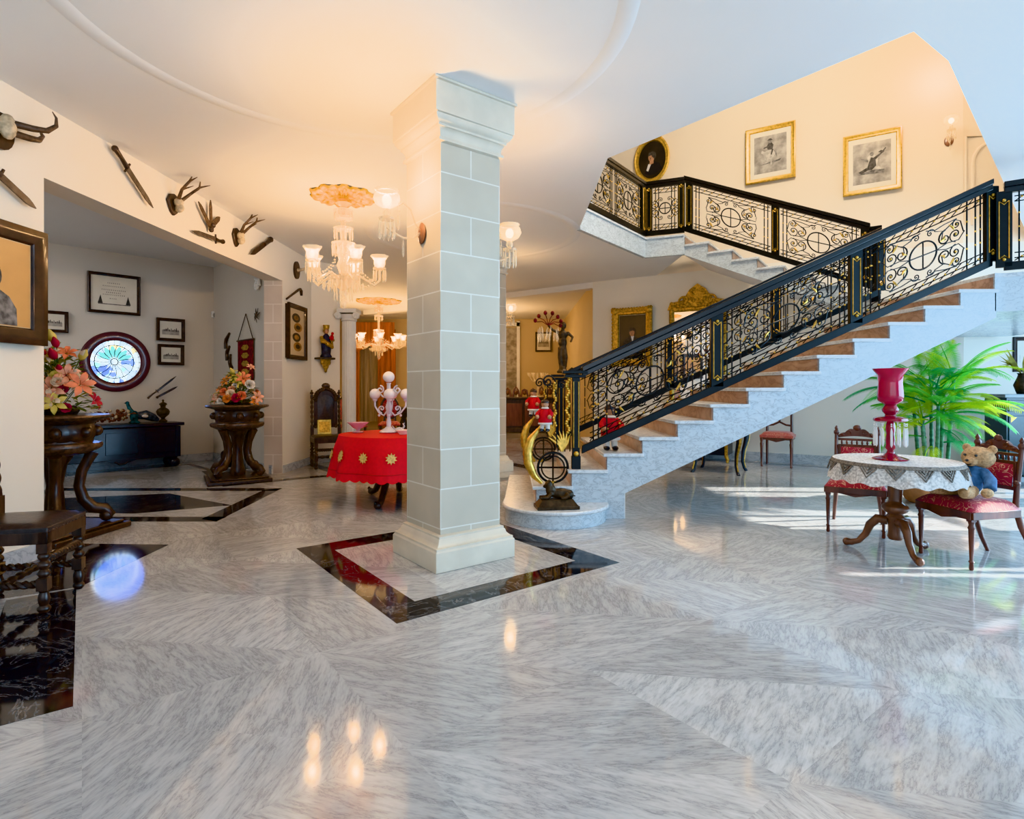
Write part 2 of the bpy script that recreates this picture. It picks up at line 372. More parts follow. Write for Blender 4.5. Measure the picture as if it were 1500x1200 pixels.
# ceiling slab with stair opening
HOLE=[(.92,7.78),(.91,5.38),(2.46,3.47),(2.91,3.78),(7.0,7.8),(7.6,8.45),(6.78,8.53),(1.0,12.1)]
def ceil_poly():
    mb=MB()
    hole=[(.92,7.78),(.91,5.38),(2.46,3.47),(2.91,3.78),(8.2,8.9),(6.9,8.9),(2.81,9.23),(2.22,9.47)]
    # fan the slab between hole and outer rectangle
    O=[(-3.75,-5),(9,-5),(9,18.5),(-12,18.5),(-12,-5)]
    P=lambda pts: mb.prism(pts,CEIL,CEIL+.28)
    h=hole
    P([(-12,-5),(h[1][0],-5),h[1],h[0],(h[0][0],18.5),(-12,18.5)])
    P([(h[1][0],-5),(h[2][0],-5),h[2],h[1]])
    P([(h[2][0],-5),(9,-5),(9,3.78),h[3],h[2]])
    P([h[3],(9,3.78),(9,8.9),h[4]])
    # behind the well: under gallery and mini landing
    P([h[0],h[7],(2.22,18.5),(.92,18.5)])
    P([h[7],h[6],(2.81,18.5),(2.22,18.5)])
    return mb
o=S(ceil_poly(),'ceiling',m_ceil,'smooth white ceiling with angular stair opening')
# faint plaster rings
def ring(name,c,R,w,lab):
    mb=MB(); n=72; pr=[(-w,0),(-w*.6,-.007),(w*.1,-.011),(w*.7,-.006),(w,0)]
    vs=[];fs=[]
    for i in range(n):
        a=2*PI*i/n
        for (dr,dz) in pr: vs.append((c[0]+(R+dr)*cos(a),c[1]+(R+dr)*sin(a),CEIL+dz+.002))
    k=len(pr)
    for i in range(n):
        for j in range(k-1): fs.append((i*k+j,((i+1)%n)*k+j,((i+1)%n)*k+j+1,i*k+j+1))
    mb.add(vs,fs); return S(mb,name,m_ceil,lab)
ring('trim_1',(-.95,3.35),1.62,.07,'large shallow plaster ring on near ceiling trim')
ring('trim_2',(-.55,8.1),1.45,.08,'shallow plaster ring beyond the column trim')
# walls
wl=lambda u: (WL.at(u,0).x,WL.at(u,0).y)
mb=MB()
wallseg(mb,wl(-9.3),wl(0),0,CEIL,.26); wallseg(mb,wl(0),wl(4.23),2.92,CEIL,.26); wallseg(mb,wl(4.23),wl(5.36),0,CEIL,.26)
S(mb,'wall_left',m_wall,'cream wall with wide opening to the side room')
PE=WL.at(5.36,0); WST=Wall((PE.x,PE.y),(.72,.70)); SE=WST.at(.53,0)
mb=MB(); wallseg(mb,(PE.x,PE.y),(SE.x,SE.y),0,CEIL,.3); wallseg(mb,(-6.2,11.4),(-6.2,18.2),0,CEIL,.2); mb.prism([(SE.x-.25,SE.y+.2),(SE.x-.1,SE.y+.3),(-6.2,11.55),(-6.2,11.4)],0,CEIL); S(mb,'wall_corner',m_wall,'cream angled wall behind the carved chair')
mb=MB(); j0=WL.at(4.21,0);
p=WL.at(4.205,0,.004); q=WL.at(4.205,0,-.275); 
# stone cladding on the pier jamb with UVs
def clad(mb): pass
me=bpy.data.meshes.new('trim_4'); me.from_pydata([(q.x,q.y,0),(p.x,p.y,0),(p.x,p.y,2.93),(q.x,q.y,2.93)],[],[(0,1,2,3)])
uvl=me.uv_layers.new(name='UVMap'); 
for i,(u,v) in enumerate([(.12,0),(.40,0),(.40,2.93),(.12,2.93)]): uvl.data[i].uv=(u,v)
me.materials.append(m_jamb); o=bpy.data.objects.new('trim_4',me); C.objects.link(o); o['kind']='structure'; o['label']='pinkish stone block facing on the opening pier'; o['category']='trim'
# round-window wall
rwc,rww,rwh=WSB.rect(120,216,486,573); RU=(rwc-WSB.p).dot(WSB.d); RZ=1.72
def holewall(mb,wall,u0,u1,z0,z1,cu,cz,r,q):
    n=48
    def P(u,z): w=wall.at(u,z); return (w.x,w.y,w.z)
    circ=[P(cu+r*cos(2*PI*i/n),cz+r*sin(2*PI*i/n)) for i in range(n)]
    def sq(a):
        c,s_=cos(a),sin(a); k=q/max(abs(c),abs(s_)); return P(cu+k*c,cz+k*s_)
    sqp=[sq(2*PI*i/n) for i in range(n)]
    mb.add(circ+sqp,[(i,(i+1)%n,n+(i+1)%n,n+i) for i in range(n)],0,False)
    for (a,b,c,d) in ((u0,cu-q,z0,z1),(cu+q,u1,z0,z1),(cu-q,cu+q,z0,cz-q),(cu-q,cu+q,cz+q,z1)):
        mb.add([P(a,c),P(b,c),P(b,d),P(a,d)],[(0,1,2,3)],0,False)
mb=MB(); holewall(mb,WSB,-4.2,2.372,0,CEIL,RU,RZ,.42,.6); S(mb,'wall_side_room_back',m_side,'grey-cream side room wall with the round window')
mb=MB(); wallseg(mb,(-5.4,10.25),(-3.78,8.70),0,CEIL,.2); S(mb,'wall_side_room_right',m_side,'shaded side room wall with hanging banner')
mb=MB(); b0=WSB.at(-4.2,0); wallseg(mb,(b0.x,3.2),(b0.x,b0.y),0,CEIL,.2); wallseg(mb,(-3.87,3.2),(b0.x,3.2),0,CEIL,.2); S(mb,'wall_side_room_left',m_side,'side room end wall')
# main back wall, both floors
CORN=WB.at(6.02,0)
mb=MB(); wallseg(mb,(1.67,11.7),(CORN.x,CORN.y),0,7.2,.25); wallseg(mb,(CORN.x,CORN.y),(9.0,8.32),0,7.2,.25)
S(mb,'wall_back',m_up,'tall cream stairwell wall')
# greyer paint of the lower storey as a thin skin
mb=MB(); a=WB.at(0,0,.004); b=WB.at(6.03,0,.004); wallseg(mb,(a.x,a.y),(b.x,b.y),0,CEIL,.003); wallseg(mb,(b.x,b.y),(9.0,8.316),0,CEIL,.003); S(mb,'wall_back_lower',m_wall2,'pale grey-cream lower stairwell wall')
# dining room
mb=MB(); wallseg(mb,(1.67,18.2),(1.67,11.7),0,CEIL,.2); wallseg(mb,(-9,18.0),(1.9,18.0),0,CEIL,.2); S(mb,'wall_dining',m_dine,'gold-beige far dining room wall')
mb=MB(); c1=V((1.67,11.7,0)); c2=V((-4.2,16.0,0)); wallseg(mb,(c2.x,c2.y),(c1.x,c1.y),3.36,CEIL,.25); S(mb,'trim_5',m_ceil,'low ceiling beam before the dining room')
# right side with tall openings, rear open to daylight
mb=MB()
for (y0,y1) in ((7.3,8.5),(6.15,6.5),(4.0,4.95),(1.6,3.65),(-1.2,-.4),(-5,-4)): mb.prism([(8.6,y0),(8.85,y0),(8.85,y1),(8.6,y1)],0,CEIL)
mb.prism([(8.6,-5),(8.85,-5),(8.85,8.5),(8.6,8.5)],2.85,CEIL); S(mb,'wall_right',m_wall2,'wall with tall garden windows')
k=0
for (y0,y1) in ((6.5,7.3),(4.95,6.15),(3.65,4.0),(-.4,1.6)):
    k+=1; mb=MB()
    for y in (y0+.04,(y0+y1)/2,y1-.04): mb.box((8.72,y,1.42),(.07,.07,2.85))
    for z in (.05,1.9,2.8): mb.box((8.72,(y0+y1)/2,z),(.06,y1-y0,.07))
    S(mb,'window_%d'%(k+1),m_wood,'tall wooden garden window')
# upper storey shell; unseen side walls added to keep sky light out
mb=MB(); mb.box((1,18.4,5.5),(20,.2,3.5)); mb.box((-6.5,6.5,5.5),(.2,24,3.5)); mb.box((8.95,3,5.5),(.2,14,3.5)); mb.box((1,-4.9,5.5),(20,.2,3.5))
S(mb,'wall_upper',m_up,'added light-blocking upper storey outer walls')
mb=MB(); mb.box((1.2,6.7,7.25),(16,24,.1)); S(mb,'ceiling_upper',m_ceil,'upper storey ceiling')
# baseboards
def basebd(name,segs,h=.12):
    mb=MB()
    for (p,q) in segs:
        p=V((*p,0));q=V((*q,0)); d=(q-p).normalized(); n=V((d.y,-d.x,0)); p+=n*.001;q+=n*.001
        wallseg(mb,((p+n*.018).x,(p+n*.018).y),((q+n*.018).x,(q+n*.018).y),0,h,.017)
    S(mb,name,m_base,'grey marble baseboard')
basebd('baseboard_left',[(wl(-9.3),wl(0)),(wl(4.23),wl(5.36)),((PE.x,PE.y),(SE.x,SE.y))])
bb=WSB.at(-4.2,0); basebd('baseboard_side_room',[((bb.x,bb.y),(-5.4,10.25)),((-5.4,10.25),(-3.6,8.525))],.13)
basebd('baseboard_back',[((1.67,11.7),(CORN.x,CORN.y)),((CORN.x,CORN.y),(8.6,8.34))],.16)
# floor inlays (flat black marble)
TI=[10]
def inlay(polys,lab,z=.0015):
    mb=MB()
    for p in polys: mb.prism([(a[0],a[1]) for a in p],-.01,z)
    S(mb,'trim_%d'%TI[0],m_black,lab); TI[0]+=1
def diamond(corner,w,h,t,lab,z=.0015):
    """corner=near corner; runs w along A2 and h along B2; band t"""
    c=V((*corner,0)); P=lambda a,b: (c+A2*a+B2*b).to_tuple()[:2]
    inlay([[P(0,0),P(w,0),P(w,t),P(0,t)],[P(0,h-t),P(w,h-t),P(w,h),P(0,h)],[P(0,t),P(t,t),P(t,h-t),P(0,h-t)],[P(w-t,t),P(w,t),P(w,h-t),P(w-t,h-t)]],lab,z)
diamond((-.635,3.12),1.83,1.80,.23,'black marble diamond border around the main column')
diamond((-.56,7.55),1.83,1.80,.23,'black marble diamond border around the rear column')
d0=V((-1.79,2.31,0)); P=lambda a,b: (d0+A2*a-B2*b).to_tuple()[:2]
inlay([[P(0,0),P(1.7,0),P(1.7,.34),P(0,.34)],[P(0,.34),P(.26,.34),P(.26,2.2),P(0,2.2)]],'black marble border beside the left chair')
inlay([[(-2.82,3.7),(-2.84,4.69),(-3.58,4.72),(-3.58,3.2)]],'black marble threshold at the side room opening',.0012)
R4=[(-5.6,7.25),(-2.93,7.25),(-2.87,5.5),(-5.2,5.5)]
inlay([[(-5.9,7.32),(-2.97,7.32),(-2.97,7.14),(-5.9,7.14)],[(-5.9,5.7),(-5.9,5.5),(-2.87,5.5),(-2.87,5.7)],[(-2.87,5.5),(-2.97,7.32),(-3.15,7.2),(-3.07,5.6)],[(-5.9,5.5),(-5.9,7.3),(-5.7,7.3),(-5.7,5.5)]],'black marble rectangle border in the side opening')
inlay([[(-3.1,6.26),(-4.2,6.95),(-5.5,6.6),(-5.5,5.95),(-3.9,5.85)]],'black marble lozenge panel in the side opening')
diamond((-3.8,7.45),1.7,1.7,.16,'black marble diamond border around the pier',.0021)
a=WB.at(.3,0,.2); b=WB.at(8.2,0,.42); 
inlay([[(a.x,a.y),(b.x,b.y),(b.x+.03,b.y+.07),(a.x+.03,a.y+.07)]],'thin black marble line before the back wall')
inlay([[(-6.55,8.35),(-5.4,9.6),(-5.47,9.67),(-6.62,8.42)],[(-5.4,9.6),(-4.3,8.55),(-4.36,8.48),(-5.46,9.53)]],'thin black marble border line in the side room')
# ------------------------------------------------------------ stone columns
def sqprof(mb,prof,mi=0,uv=False):
    """square lathe: prof=[(half,z)]"""
    vs=[];fs=[]
    for (h,z) in prof: vs+=[(-h,-h,z),(h,-h,z),(h,h,z),(-h,h,z)]
    k=len(prof)
    for i in range(k-1):
        for j in range(4): fs.append((i*4+j,i*4+(j+1)%4,(i+1)*4+(j+1)%4,(i+1)*4+j))
    fs.append((3,2,1,0)); fs.append(tuple((k-1)*4+j for j in range(4))); mb.add(vs,fs,mi,False)
def column(c,label):
    t=E('stone_column',label,'column',(c[0],c[1],0),math.radians(-52.8)+PI/2,'square limestone columns')
    s_=.262
    me=bpy.data.meshes.new('shaft'); vs=[];fs=[];uvs=[]
    z0,z1=.24,3.1
    cs=[(-s_,-s_),(s_,-s_),(s_,s_),(-s_,s_)]
    for j in range(4):
        a=cs[j];b=cs[(j+1)%4]; o=len(vs); vs+=[(*a,z0),(*b,z0),(*b,z1),(*a,z1)]; fs.append((o,o+1,o+2,o+3))
        off=.26 if j%2 else .262; uvs+=[(0+.262*0,z0),(2*s_,z0),(2*s_,z1),(0,z1)]
    me.from_pydata(vs,[],fs); ul=me.uv_layers.new(name='UVMap')
    for i,u in enumerate(uvs): ul.data[i].uv=u
    me.materials.append(m_stone); o=bpy.data.objects.new('shaft',me); C.objects.link(o); o.parent=t
    mb=MB(); sqprof(mb,[(.345,.001),(.345,.14),(.335,.15),(.335,.165),(.32,.17),(.30,.19),(.292,.215),(.285,.22),(.285,.235),(.262,.245)]); B(mb,'plinth',m_stonep,t,bev=.003)
    mb=MB(); sqprof(mb,[(.262,3.06),(.285,3.07),(.285,3.09),(.27,3.095),(.272,3.13),(.29,3.16),(.30,3.165),(.30,3.18),(.315,3.19),(.335,3.22),(.335,3.235),(.345,3.24),(.345,3.455),(.36,3.46),(.36,3.479)]); B(mb,'capital',m_stonep,t,bev=.003)
    return t
column((-.462,4.424),'nearest square limestone column with moulded capital in mid room')
column((-.46,8.9),'second limestone column, mostly hidden behind the near column')
# fluted pilaster
pc=SE+V((.15,.04,0)); t=E('fluted_pilaster','white fluted half column beside the dining room opening','pilaster',(pc.x,pc.y,0))
mb=MB(); mb.lathe([(.122,.12),(.122,2.5)],n=40,wob=lambda a,i:1-.07*abs(sin(a*10))); B(mb,'fluted_shaft',m_plaster,t)
mb=MB(); mb.lathe([(.165,0.001),(.165,.06),(.145,.08),(.155,.1),(.125,.13)],n=24); B(mb,'column_base',m_plaster,t)
mb=MB(); mb.lathe([(.122,2.48),(.14,2.5),(.13,2.53),(.16,2.6)],n=24); mb.box((0,0,2.66),(.34,.34,.07)); 
for sx in(-1,1):
    mb.tube([(sx*(.16+.055*cos(a)*(1-a/14)),-.14,2.57+.055*sin(a)*(1-a/14)) for a in [i*.5 for i in range(20)]],.02,6); mb.lathe([(0,-.02),(.06,-.02),(.06,.02),(0,.02)],(sx*.16,-.12,2.57),14,axis=(0,1,0))
B(mb,'capital',m_plaster,t)
mb=MB(); mb.box((-4.75,17.6,1.7),(.02,.02,.02))
# ------------------------------------------------------------ staircase, lower flight
R1=.1625; T1=.3507; X3=.582; YN=5.62; YF=7.45
def nx(k): return X3+T1*(k-3)
t=E('lower_staircase','marble lower stair flight rising right, brown risers and white treads','staircase',(.6,YN,0))
for k in range(2,15):
    mb=MB(); x0=nx(k)-.03; x1=nx(k+1)+.02
    mb.box(((x0+x1)/2,(YN-.03+YF+.03)/2,R1*k-.018),(x1-x0,YF-YN+.06,.036)); B(mb,'tread',m_tread,t,world=True,bev=.008)
    mb=MB(); mb.box((nx(k)+.01,(YN+YF)/2,R1*(k-1)+(R1-.036)/2),(.02,YF-YN-.04,R1-.036)); B(mb,'riser',m_riser,t,world=True)
mb=MB(); mb.box((nx(15)+.01,(YN+YF)/2,R1*14.5-.018),(.02,YF-YN-.04,R1-.036)); B(mb,'riser',m_riser,t,world=True)
# near and far stringers (stepped side panels)
def stringer_poly():
    pts=[(nx(2)+.012,0),(nx(2)+.012,R1*2-.036)]
    for k in range(3,15): pts+=[(nx(k)+.012,R1*(k-1)-.036),(nx(k)+.012,R1*k-.036)]
    pts+=[(nx(15)+.012,R1*14-.036),(nx(15)+.012,R1*15-.036),(nx(15)+.012,R1*15-.036)]
    xe=nx(15)+.012; pts+=[(xe,.25+.474*(xe-1.117)),(1.117,.25),(1.117,0)]
    return pts
pl=stringer_poly()
pl=[p for i,p in enumerate(pl) if i==0 or p!=pl[i-1]]
def tri_stringer(mb,y0,y1):
    # split into quads: under each step
    for k in range(2,15):
        xa=nx(k)+.012; xb=nx(k+1)+.012; zt=R1*k-.036
        lo=lambda x: 0 if x<1.117 else .25+.474*(x-1.117)
        xs=[xa]+([1.117] if xa<1.117<xb else [])+[xb]
        for i in range(len(xs)-1):
            a,b=xs[i],xs[i+1]; la=0 if b<=1.118 else lo(a) ; lb=0 if b<=1.118 else lo(b)
            if a>=1.116 and b>1.118: la=.25+.474*(a-1.117)
            mb.plate([(a,la),(b,lb),(b,zt),(a,zt)],y0,y1)
for (y0,y1) in ((YN,YN+.04),(YF-.04,YF)):
    mb=MB(); tri_stringer(mb,y0,y1); B(mb,'stringer',m_marb,t,world=True)
xe=nx(15)
mb=MB(); zs=lambda x:.25+.474*(x-1.117)
mb.add([(1.117,YN+.01,zs(1.117)+.004),(xe,YN+.01,zs(xe)+.004),(xe,YF-.01,zs(xe)+.004),(1.117,YF-.01,zs(1.117)+.004)],[(0,1,2,3)],0,False)
mb.box((1.12,(YN+YF)/2,.126),(.01,YF-YN-.02,.25)); B(mb,'soffit',m_plaster,t,world=True)
# bullnose bottom step
c=V((.42,5.62,0)); pts=[]
def bull(r,dx=0):
    P=[(nx(2)+.03,YF-.05),(-.02-dx,YF-.05),(-.06-dx,YN+.3)]
    for i in range(0,19):
        a=PI+ (PI)*i/18; P.append((.43+ (.50+r)*cos(a),YN+.02+(.46+r)*sin(a)))
    P+=[(.93+r,YN+.02+.16),(nx(2)+.03,YN+.16)]
    return P
mb=MB(); mb.prism(bull(0),.0005,R1-.035); B(mb,'bullnose_riser',m_marb,t,world=True)
mb=MB(); mb.prism(bull(.03,.02),R1-.035,R1); B(mb,'bullnose_tread',m_tread,t,world=True,bev=.012)
# landing
LZ=R1*15
LP=[(nx(15),YN),(nx(15)+.12,YN),(6.1,4.75),(7.3,6.0),(7.3,8.4),(CORN.x-.02,CORN.y-.05),(4.97+.70,7.83+.95),(4.93,7.8),(nx(15)+.02,7.6)]
t=E('stair_landing','marble half landing at the right end of the lower flight','landing',(5.5,6.5,2.2))
mb=MB(); mb.prism(LP,LZ-.04,LZ); B(mb,'landing_slab',m_tread,t,world=True)
mb=MB(); mb.prism([(x,y) for x,y in LP],LZ-.38,LZ-.041); B(mb,'landing_fascia',m_marb,t,world=True)
# ------------------------------------------------------------ upper flight
FX=V((2.81,9.23,0)); D2=V((.829,-.559,0)).normalized(); N2=V((D2.y,-D2.x,0)); BK=-N2   # BK points to the wall
R2=.17; T2=.366; Z2=LZ+8*R2
t=E('upper_staircase','grey marble upper flight descending right along the pictured wall','staircase',(FX.x,FX.y,LZ))
W2=1.36
def Q(s,b,z): p=FX+D2*s+BK*b; return (p.x,p.y,z)
for k in range(1,8):
    z=Z2-R2*k; s0=T2*(k-1); s1=T2*k+.03
    mb=MB(); mb.add([Q(s0,-.03,z-.036),Q(s1,-.03,z-.036),Q(s1,W2,z-.036),Q(s0,W2,z-.036),Q(s0,-.03,z),Q(s1,-.03,z),Q(s1,W2,z),Q(s0,W2,z)],[(0,3,2,1),(4,5,6,7),(0,1,5,4),(1,2,6,5),(2,3,7,6),(3,0,4,7)],0,False); B(mb,'tread',m_tread,t,world=True,bev=.006)
    mb=MB(); mb.add([Q(s0+.004,.03,z),Q(s0+.004,W2,z),Q(s0+.004,W2,z+R2-.036),Q(s0+.004,.03,z+R2-.036)],[(0,1,2,3)],0,False); B(mb,'riser',m_riser,t,world=True)
mb=MB()
for k in range(1,8):
    z=Z2-R2*k; s0=T2*(k-1); s1=T2*k; lo=lambda s:max(LZ-.3,CEIL-.02-.464*s)
    a=[Q(s0,0,lo(s0)),Q(s1,0,lo(s1)),Q(s1,0,z-.036),Q(s0,0,z-.036)]; b=[Q(s0,.04,lo(s0)),Q(s1,.04,lo(s1)),Q(s1,.04,z-.036),Q(s0,.04,z-.036)]
    mb.add(a+b,[(0,1,2,3),(7,6,5,4),(0,4,5,1),(3,2,6,7)],0,False)
B(mb,'stringer',m_marb,t,world=True)
mb=MB(); lo=lambda s:CEIL-.02-.464*s
mb.add([Q(0,.01,lo(0)),Q(2.56,.01,lo(2.56)),Q(2.56,W2,lo(2.56)),Q(0,W2,lo(0))],[(0,1,2,3)],0,False); B(mb,'soffit',m_ceil,t,world=True)
# mini landing and gallery edge
G=V((2.22,9.47,0)); A0=V((.92,7.78,0))
def fasc(mb,p,q,z0,z1,off=.02):
    p=V(p);q=V(q);d=(q-p).normalized();n=V((d.y,-d.x,0)); wallseg(mb,((p+n*off).x,(p+n*off).y),((q+n*off).x,(q+n*off).y),z0,z1,.06)
mb=MB(); g0=A0-(G-A0).normalized()*2.5; fasc(mb,(A0.x,A0.y,0),G,CEIL-.01,Z2-.03); fasc(mb,G,FX,CEIL-.01,Z2-.03); S(mb,'trim_30',m_marb,'grey marble fascia of the upper gallery')
mb=MB(); fasc(mb,(A0.x,A0.y,0),G,Z2-.03,Z2,.04); fasc(mb,G,FX,Z2-.03,Z2,.04)
w0=Q(0,W2,0); mb.prism([(G.x,G.y),(FX.x,FX.y),(w0[0],w0[1]),(G.x+.55,G.y+1.35)],Z2-.03,Z2-.001); S(mb,'trim_31',m_tread,'white marble nosing of the upper gallery')
# ------------------------------------------------------------ wrought iron railings
def spiral(c,r0,turns,a0,sgn=1,k=.18,n=22):
    return [(c[0]+r0*math.exp(-k*i*turns*2*PI/n)*cos(a0+sgn*i*turns*2*PI/n),c[1]+r0*math.exp(-k*i*turns*2*PI/n)*sin(a0+sgn*i*turns*2*PI/n)) for i in range(n+1)]
def panel(parent,p0,p1,H,dens=1):
    """scroll panel between base points p0,p1 (tops of bottom rail); H clear height"""
    p0=V(p0);p1=V(p1);d=p1-p0;Lh=math.hypot(d.x,d.y);dh=V((d.x/Lh,d.y/Lh,0));sl=d.z/Lh
    nrm=V((dh.y,-dh.x,0))
    def P(u,v,o=0): return p0+dh*u+V((0,0,v+sl*u))+nrm*o
    cx,cy=Lh/2,H/2
    def Qc(x,y,o=0):  # centre-based mapping with a gentler shear
        return p0+dh*(cx+x)+V((0,0,cy+y+sl*(cx+.85*x)))+nrm*o
    mb=MB(); g=MB(); rr=.0068
    b1=.13*H; b2=.87*H
    for v in (b1,b2,.055*H,.945*H): mb.tube([P(.0,v),P(Lh,v)],.0055,4)
    xs=[.035,.085,Lh-.085,Lh-.035]
    if Lh>1.18: xs+=[.17,Lh-.17]
    for x in xs: mb.tube([P(x,0),P(x,H)],rr*1.1,5)
    n=max(4,int(Lh/.11))
    for i in range(n):
        a=Lh*i/n;b=Lh*(i+1)/n
        mb.tube([P(a,.01),P(a*.5+b*.5,b1*.55),P(b,b1)],.005,4); mb.tube([P(a,b2),P(a*.5+b*.5,b2+b1*.45),P(b,H-.005)],.005,4)
        g.ball(P((a+b)/2,b1*.55,.0),.011,6); g.ball(P((a+b)/2,b2+b1*.45,.0),.011,6)
    R=min(.155,Lh*.24,H*.2)
    mb.tube([Qc(R*cos(a*PI/14),R*sin(a*PI/14)) for a in range(28)],.009,6,closed=True)
    mb.tube([Qc(-R,0),Qc(R,0)],.007,5); mb.tube([Qc(0,-R),Qc(0,R)],.007,5)
    W2_=Lh/2-(.215 if Lh>1.1 else .10); H2=H*.37
    for sx in (-1,1):
        for sy in (-1,1):
            # main C scroll hugging the ring
            c0=(sx*(R+.085),sy*(R*.62))
            sp=spiral(c0,.085,1.6,PI*.5*(1 if sy>0 else -1)+(PI if sx>0 else 0)*0,sx*sy,.2)
            mb.tube([Qc(*p) for p in sp],[.0085-.004*i/len(sp) for i in range(len(sp))],5)
            if W2_>R+.1:
                c1=(sx*(W2_-.07),sy*H2*.35); sp=spiral(c1,.075,1.7,-sy*PI/2,-sx*sy,.2); mb.tube([Qc(*p) for p in sp],.0065,5)
                mb.tube([Qc(sx*(R+.085),sy*(R*.62+.085)),Qc(sx*(R+.19),sy*H2*.92),Qc(sx*(W2_-.02),sy*H2*.8),Qc(sx*(W2_+.01),sy*H2*.35)],.006,5)
            if Lh>.9:
                c3=(sx*(R+.20),sy*H*.27); sp=spiral(c3,.055,1.6,PI/2*sy,sx*sy,.2); mb.tube([Qc(*p) for p in sp],.006,5); mb.tube([Qc(sx*(R+.20),sy*(H*.27+.055)),Qc(sx*(R+.08),sy*H*.335),Qc(sx*.12,sy*H*.30),Qc(sx*.03,sy*H*.34)],.0055,5); g.ball(Qc(c3[0],c3[1]),.012,6)
                mb.tube([Qc(sx*R,0),Qc(sx*(R+.10),sy*.03),Qc(sx*(R+.22),sy*.02),Qc(sx*(W2_+.02),sy*.09)],.0055,5)
            # small scrolls top/bottom
            c2=(sx*.07,sy*(R+.055)); sp=spiral(c2,.05,1.5,0 if sx>0 else PI,sx*sy,.22); mb.tube([Qc(*p) for p in sp],.0055,5)
            mb.tube([Qc(sx*.12,sy*(R+.055)),Qc(sx*.2,sy*(R+.03)),Qc(sx*(R+.05),sy*.55*R)],.0055,5)
            # gilt leaves
            for (lx,ly,la,ll) in ((sx*(R+.03),sy*(R*.5),.8,.07),(sx*(R+.17),sy*(H2*.55),2.2,.09)):
                e=(lx+ll*cos(la)*sx,ly+ll*sin(la)*sy); m=((lx+e[0])/2+.012*sx,(ly+e[1])/2-.008*sy)
                g.tube([Qc(lx,ly,.004),Qc(*m,.01),Qc(*e,.004)],[.004,.013,.002],5)
            if W2_>R+.2: g.ball(Qc(sx*(W2_-.07),sy*H2*.35),.014,6)
    for x in xs:
        for q in (.3,.5,.7): g.ball(P(x,H*q),.0115,6)
    B(mb,'scroll_panel',m_iron,parent,world=True); B(g,'gilt_leaves',m_gold,parent,world=True,label='gilded leaves and beads')
def post(parent,p,dirh,h,w=.125,d=.05):
    """flat newel with gilt outline; p base"""
    p=V(p); dh=V(dirh).normalized(); n=V((dh.y,-dh.x,0)); rz=math.atan2(dh.y,dh.x)
    mb=MB(); mb.box(p+V((0,0,h/2+.025)),(w,d,h-.05),rz=rz); o=B(mb,'newel_post',m_iron,parent,world=True,bev=.004)
    g=MB(); ww=w*.30; z0=.13;z1=h-.10
    for s in (-1,1):
        o_=n*(s*(d/2+.003))
        pts=[p+dh*a+V((0,0,z))+o_ for a,z in ((-ww,z0),(-ww,z1),(-ww*.4,z1-.02),(0,z1-.035),(ww*.4,z1-.02),(ww,z1),(ww,z0),(ww*.4,z0+.02),(0,z0+.035),(-ww*.4,z0+.02))]
        g.tube(pts,.0055,4,closed=True)
        g.ball(p+V((0,0,z1+.005))+o_,.017,8); g.ball(p+V((0,0,z0-.005))+o_,.017,8)
    B(g,'gilt_outline',m_gold,o,world=True,label='gold outline with round bosses')
def railing(name,label,pts,posts,H=.87,group=None,bot=.10,hw=.085,ht=.11):
    """pts: list of 3D points of the underside of bottom rail; posts: list of (point, dir, base drop) """
    t=E(name,label,'railing',pts[0],group=group)
    mb=MB(); g=MB()
    for i in range(len(pts)-1):
        a,b=V(pts[i]),V(pts[i+1])
        mb.sbar(a,b,hw,.055,0,H-.055); mb.sbar(a,b,hw*.72,ht-.055,0,H-ht)
    B(mb,'handrail',m_railwood,t,world=True,bev=.006)
    mb=MB()
    for i in range(len(pts)-1): mb.sbar(pts[i],pts[i+1],.05,.08)
    B(mb,'bottom_rail',m_iron,t,world=True,bev=.004)
    return t
slN=.4576
def nearpt(X,Y): return (X,Y,.63+slN*(X-.677))
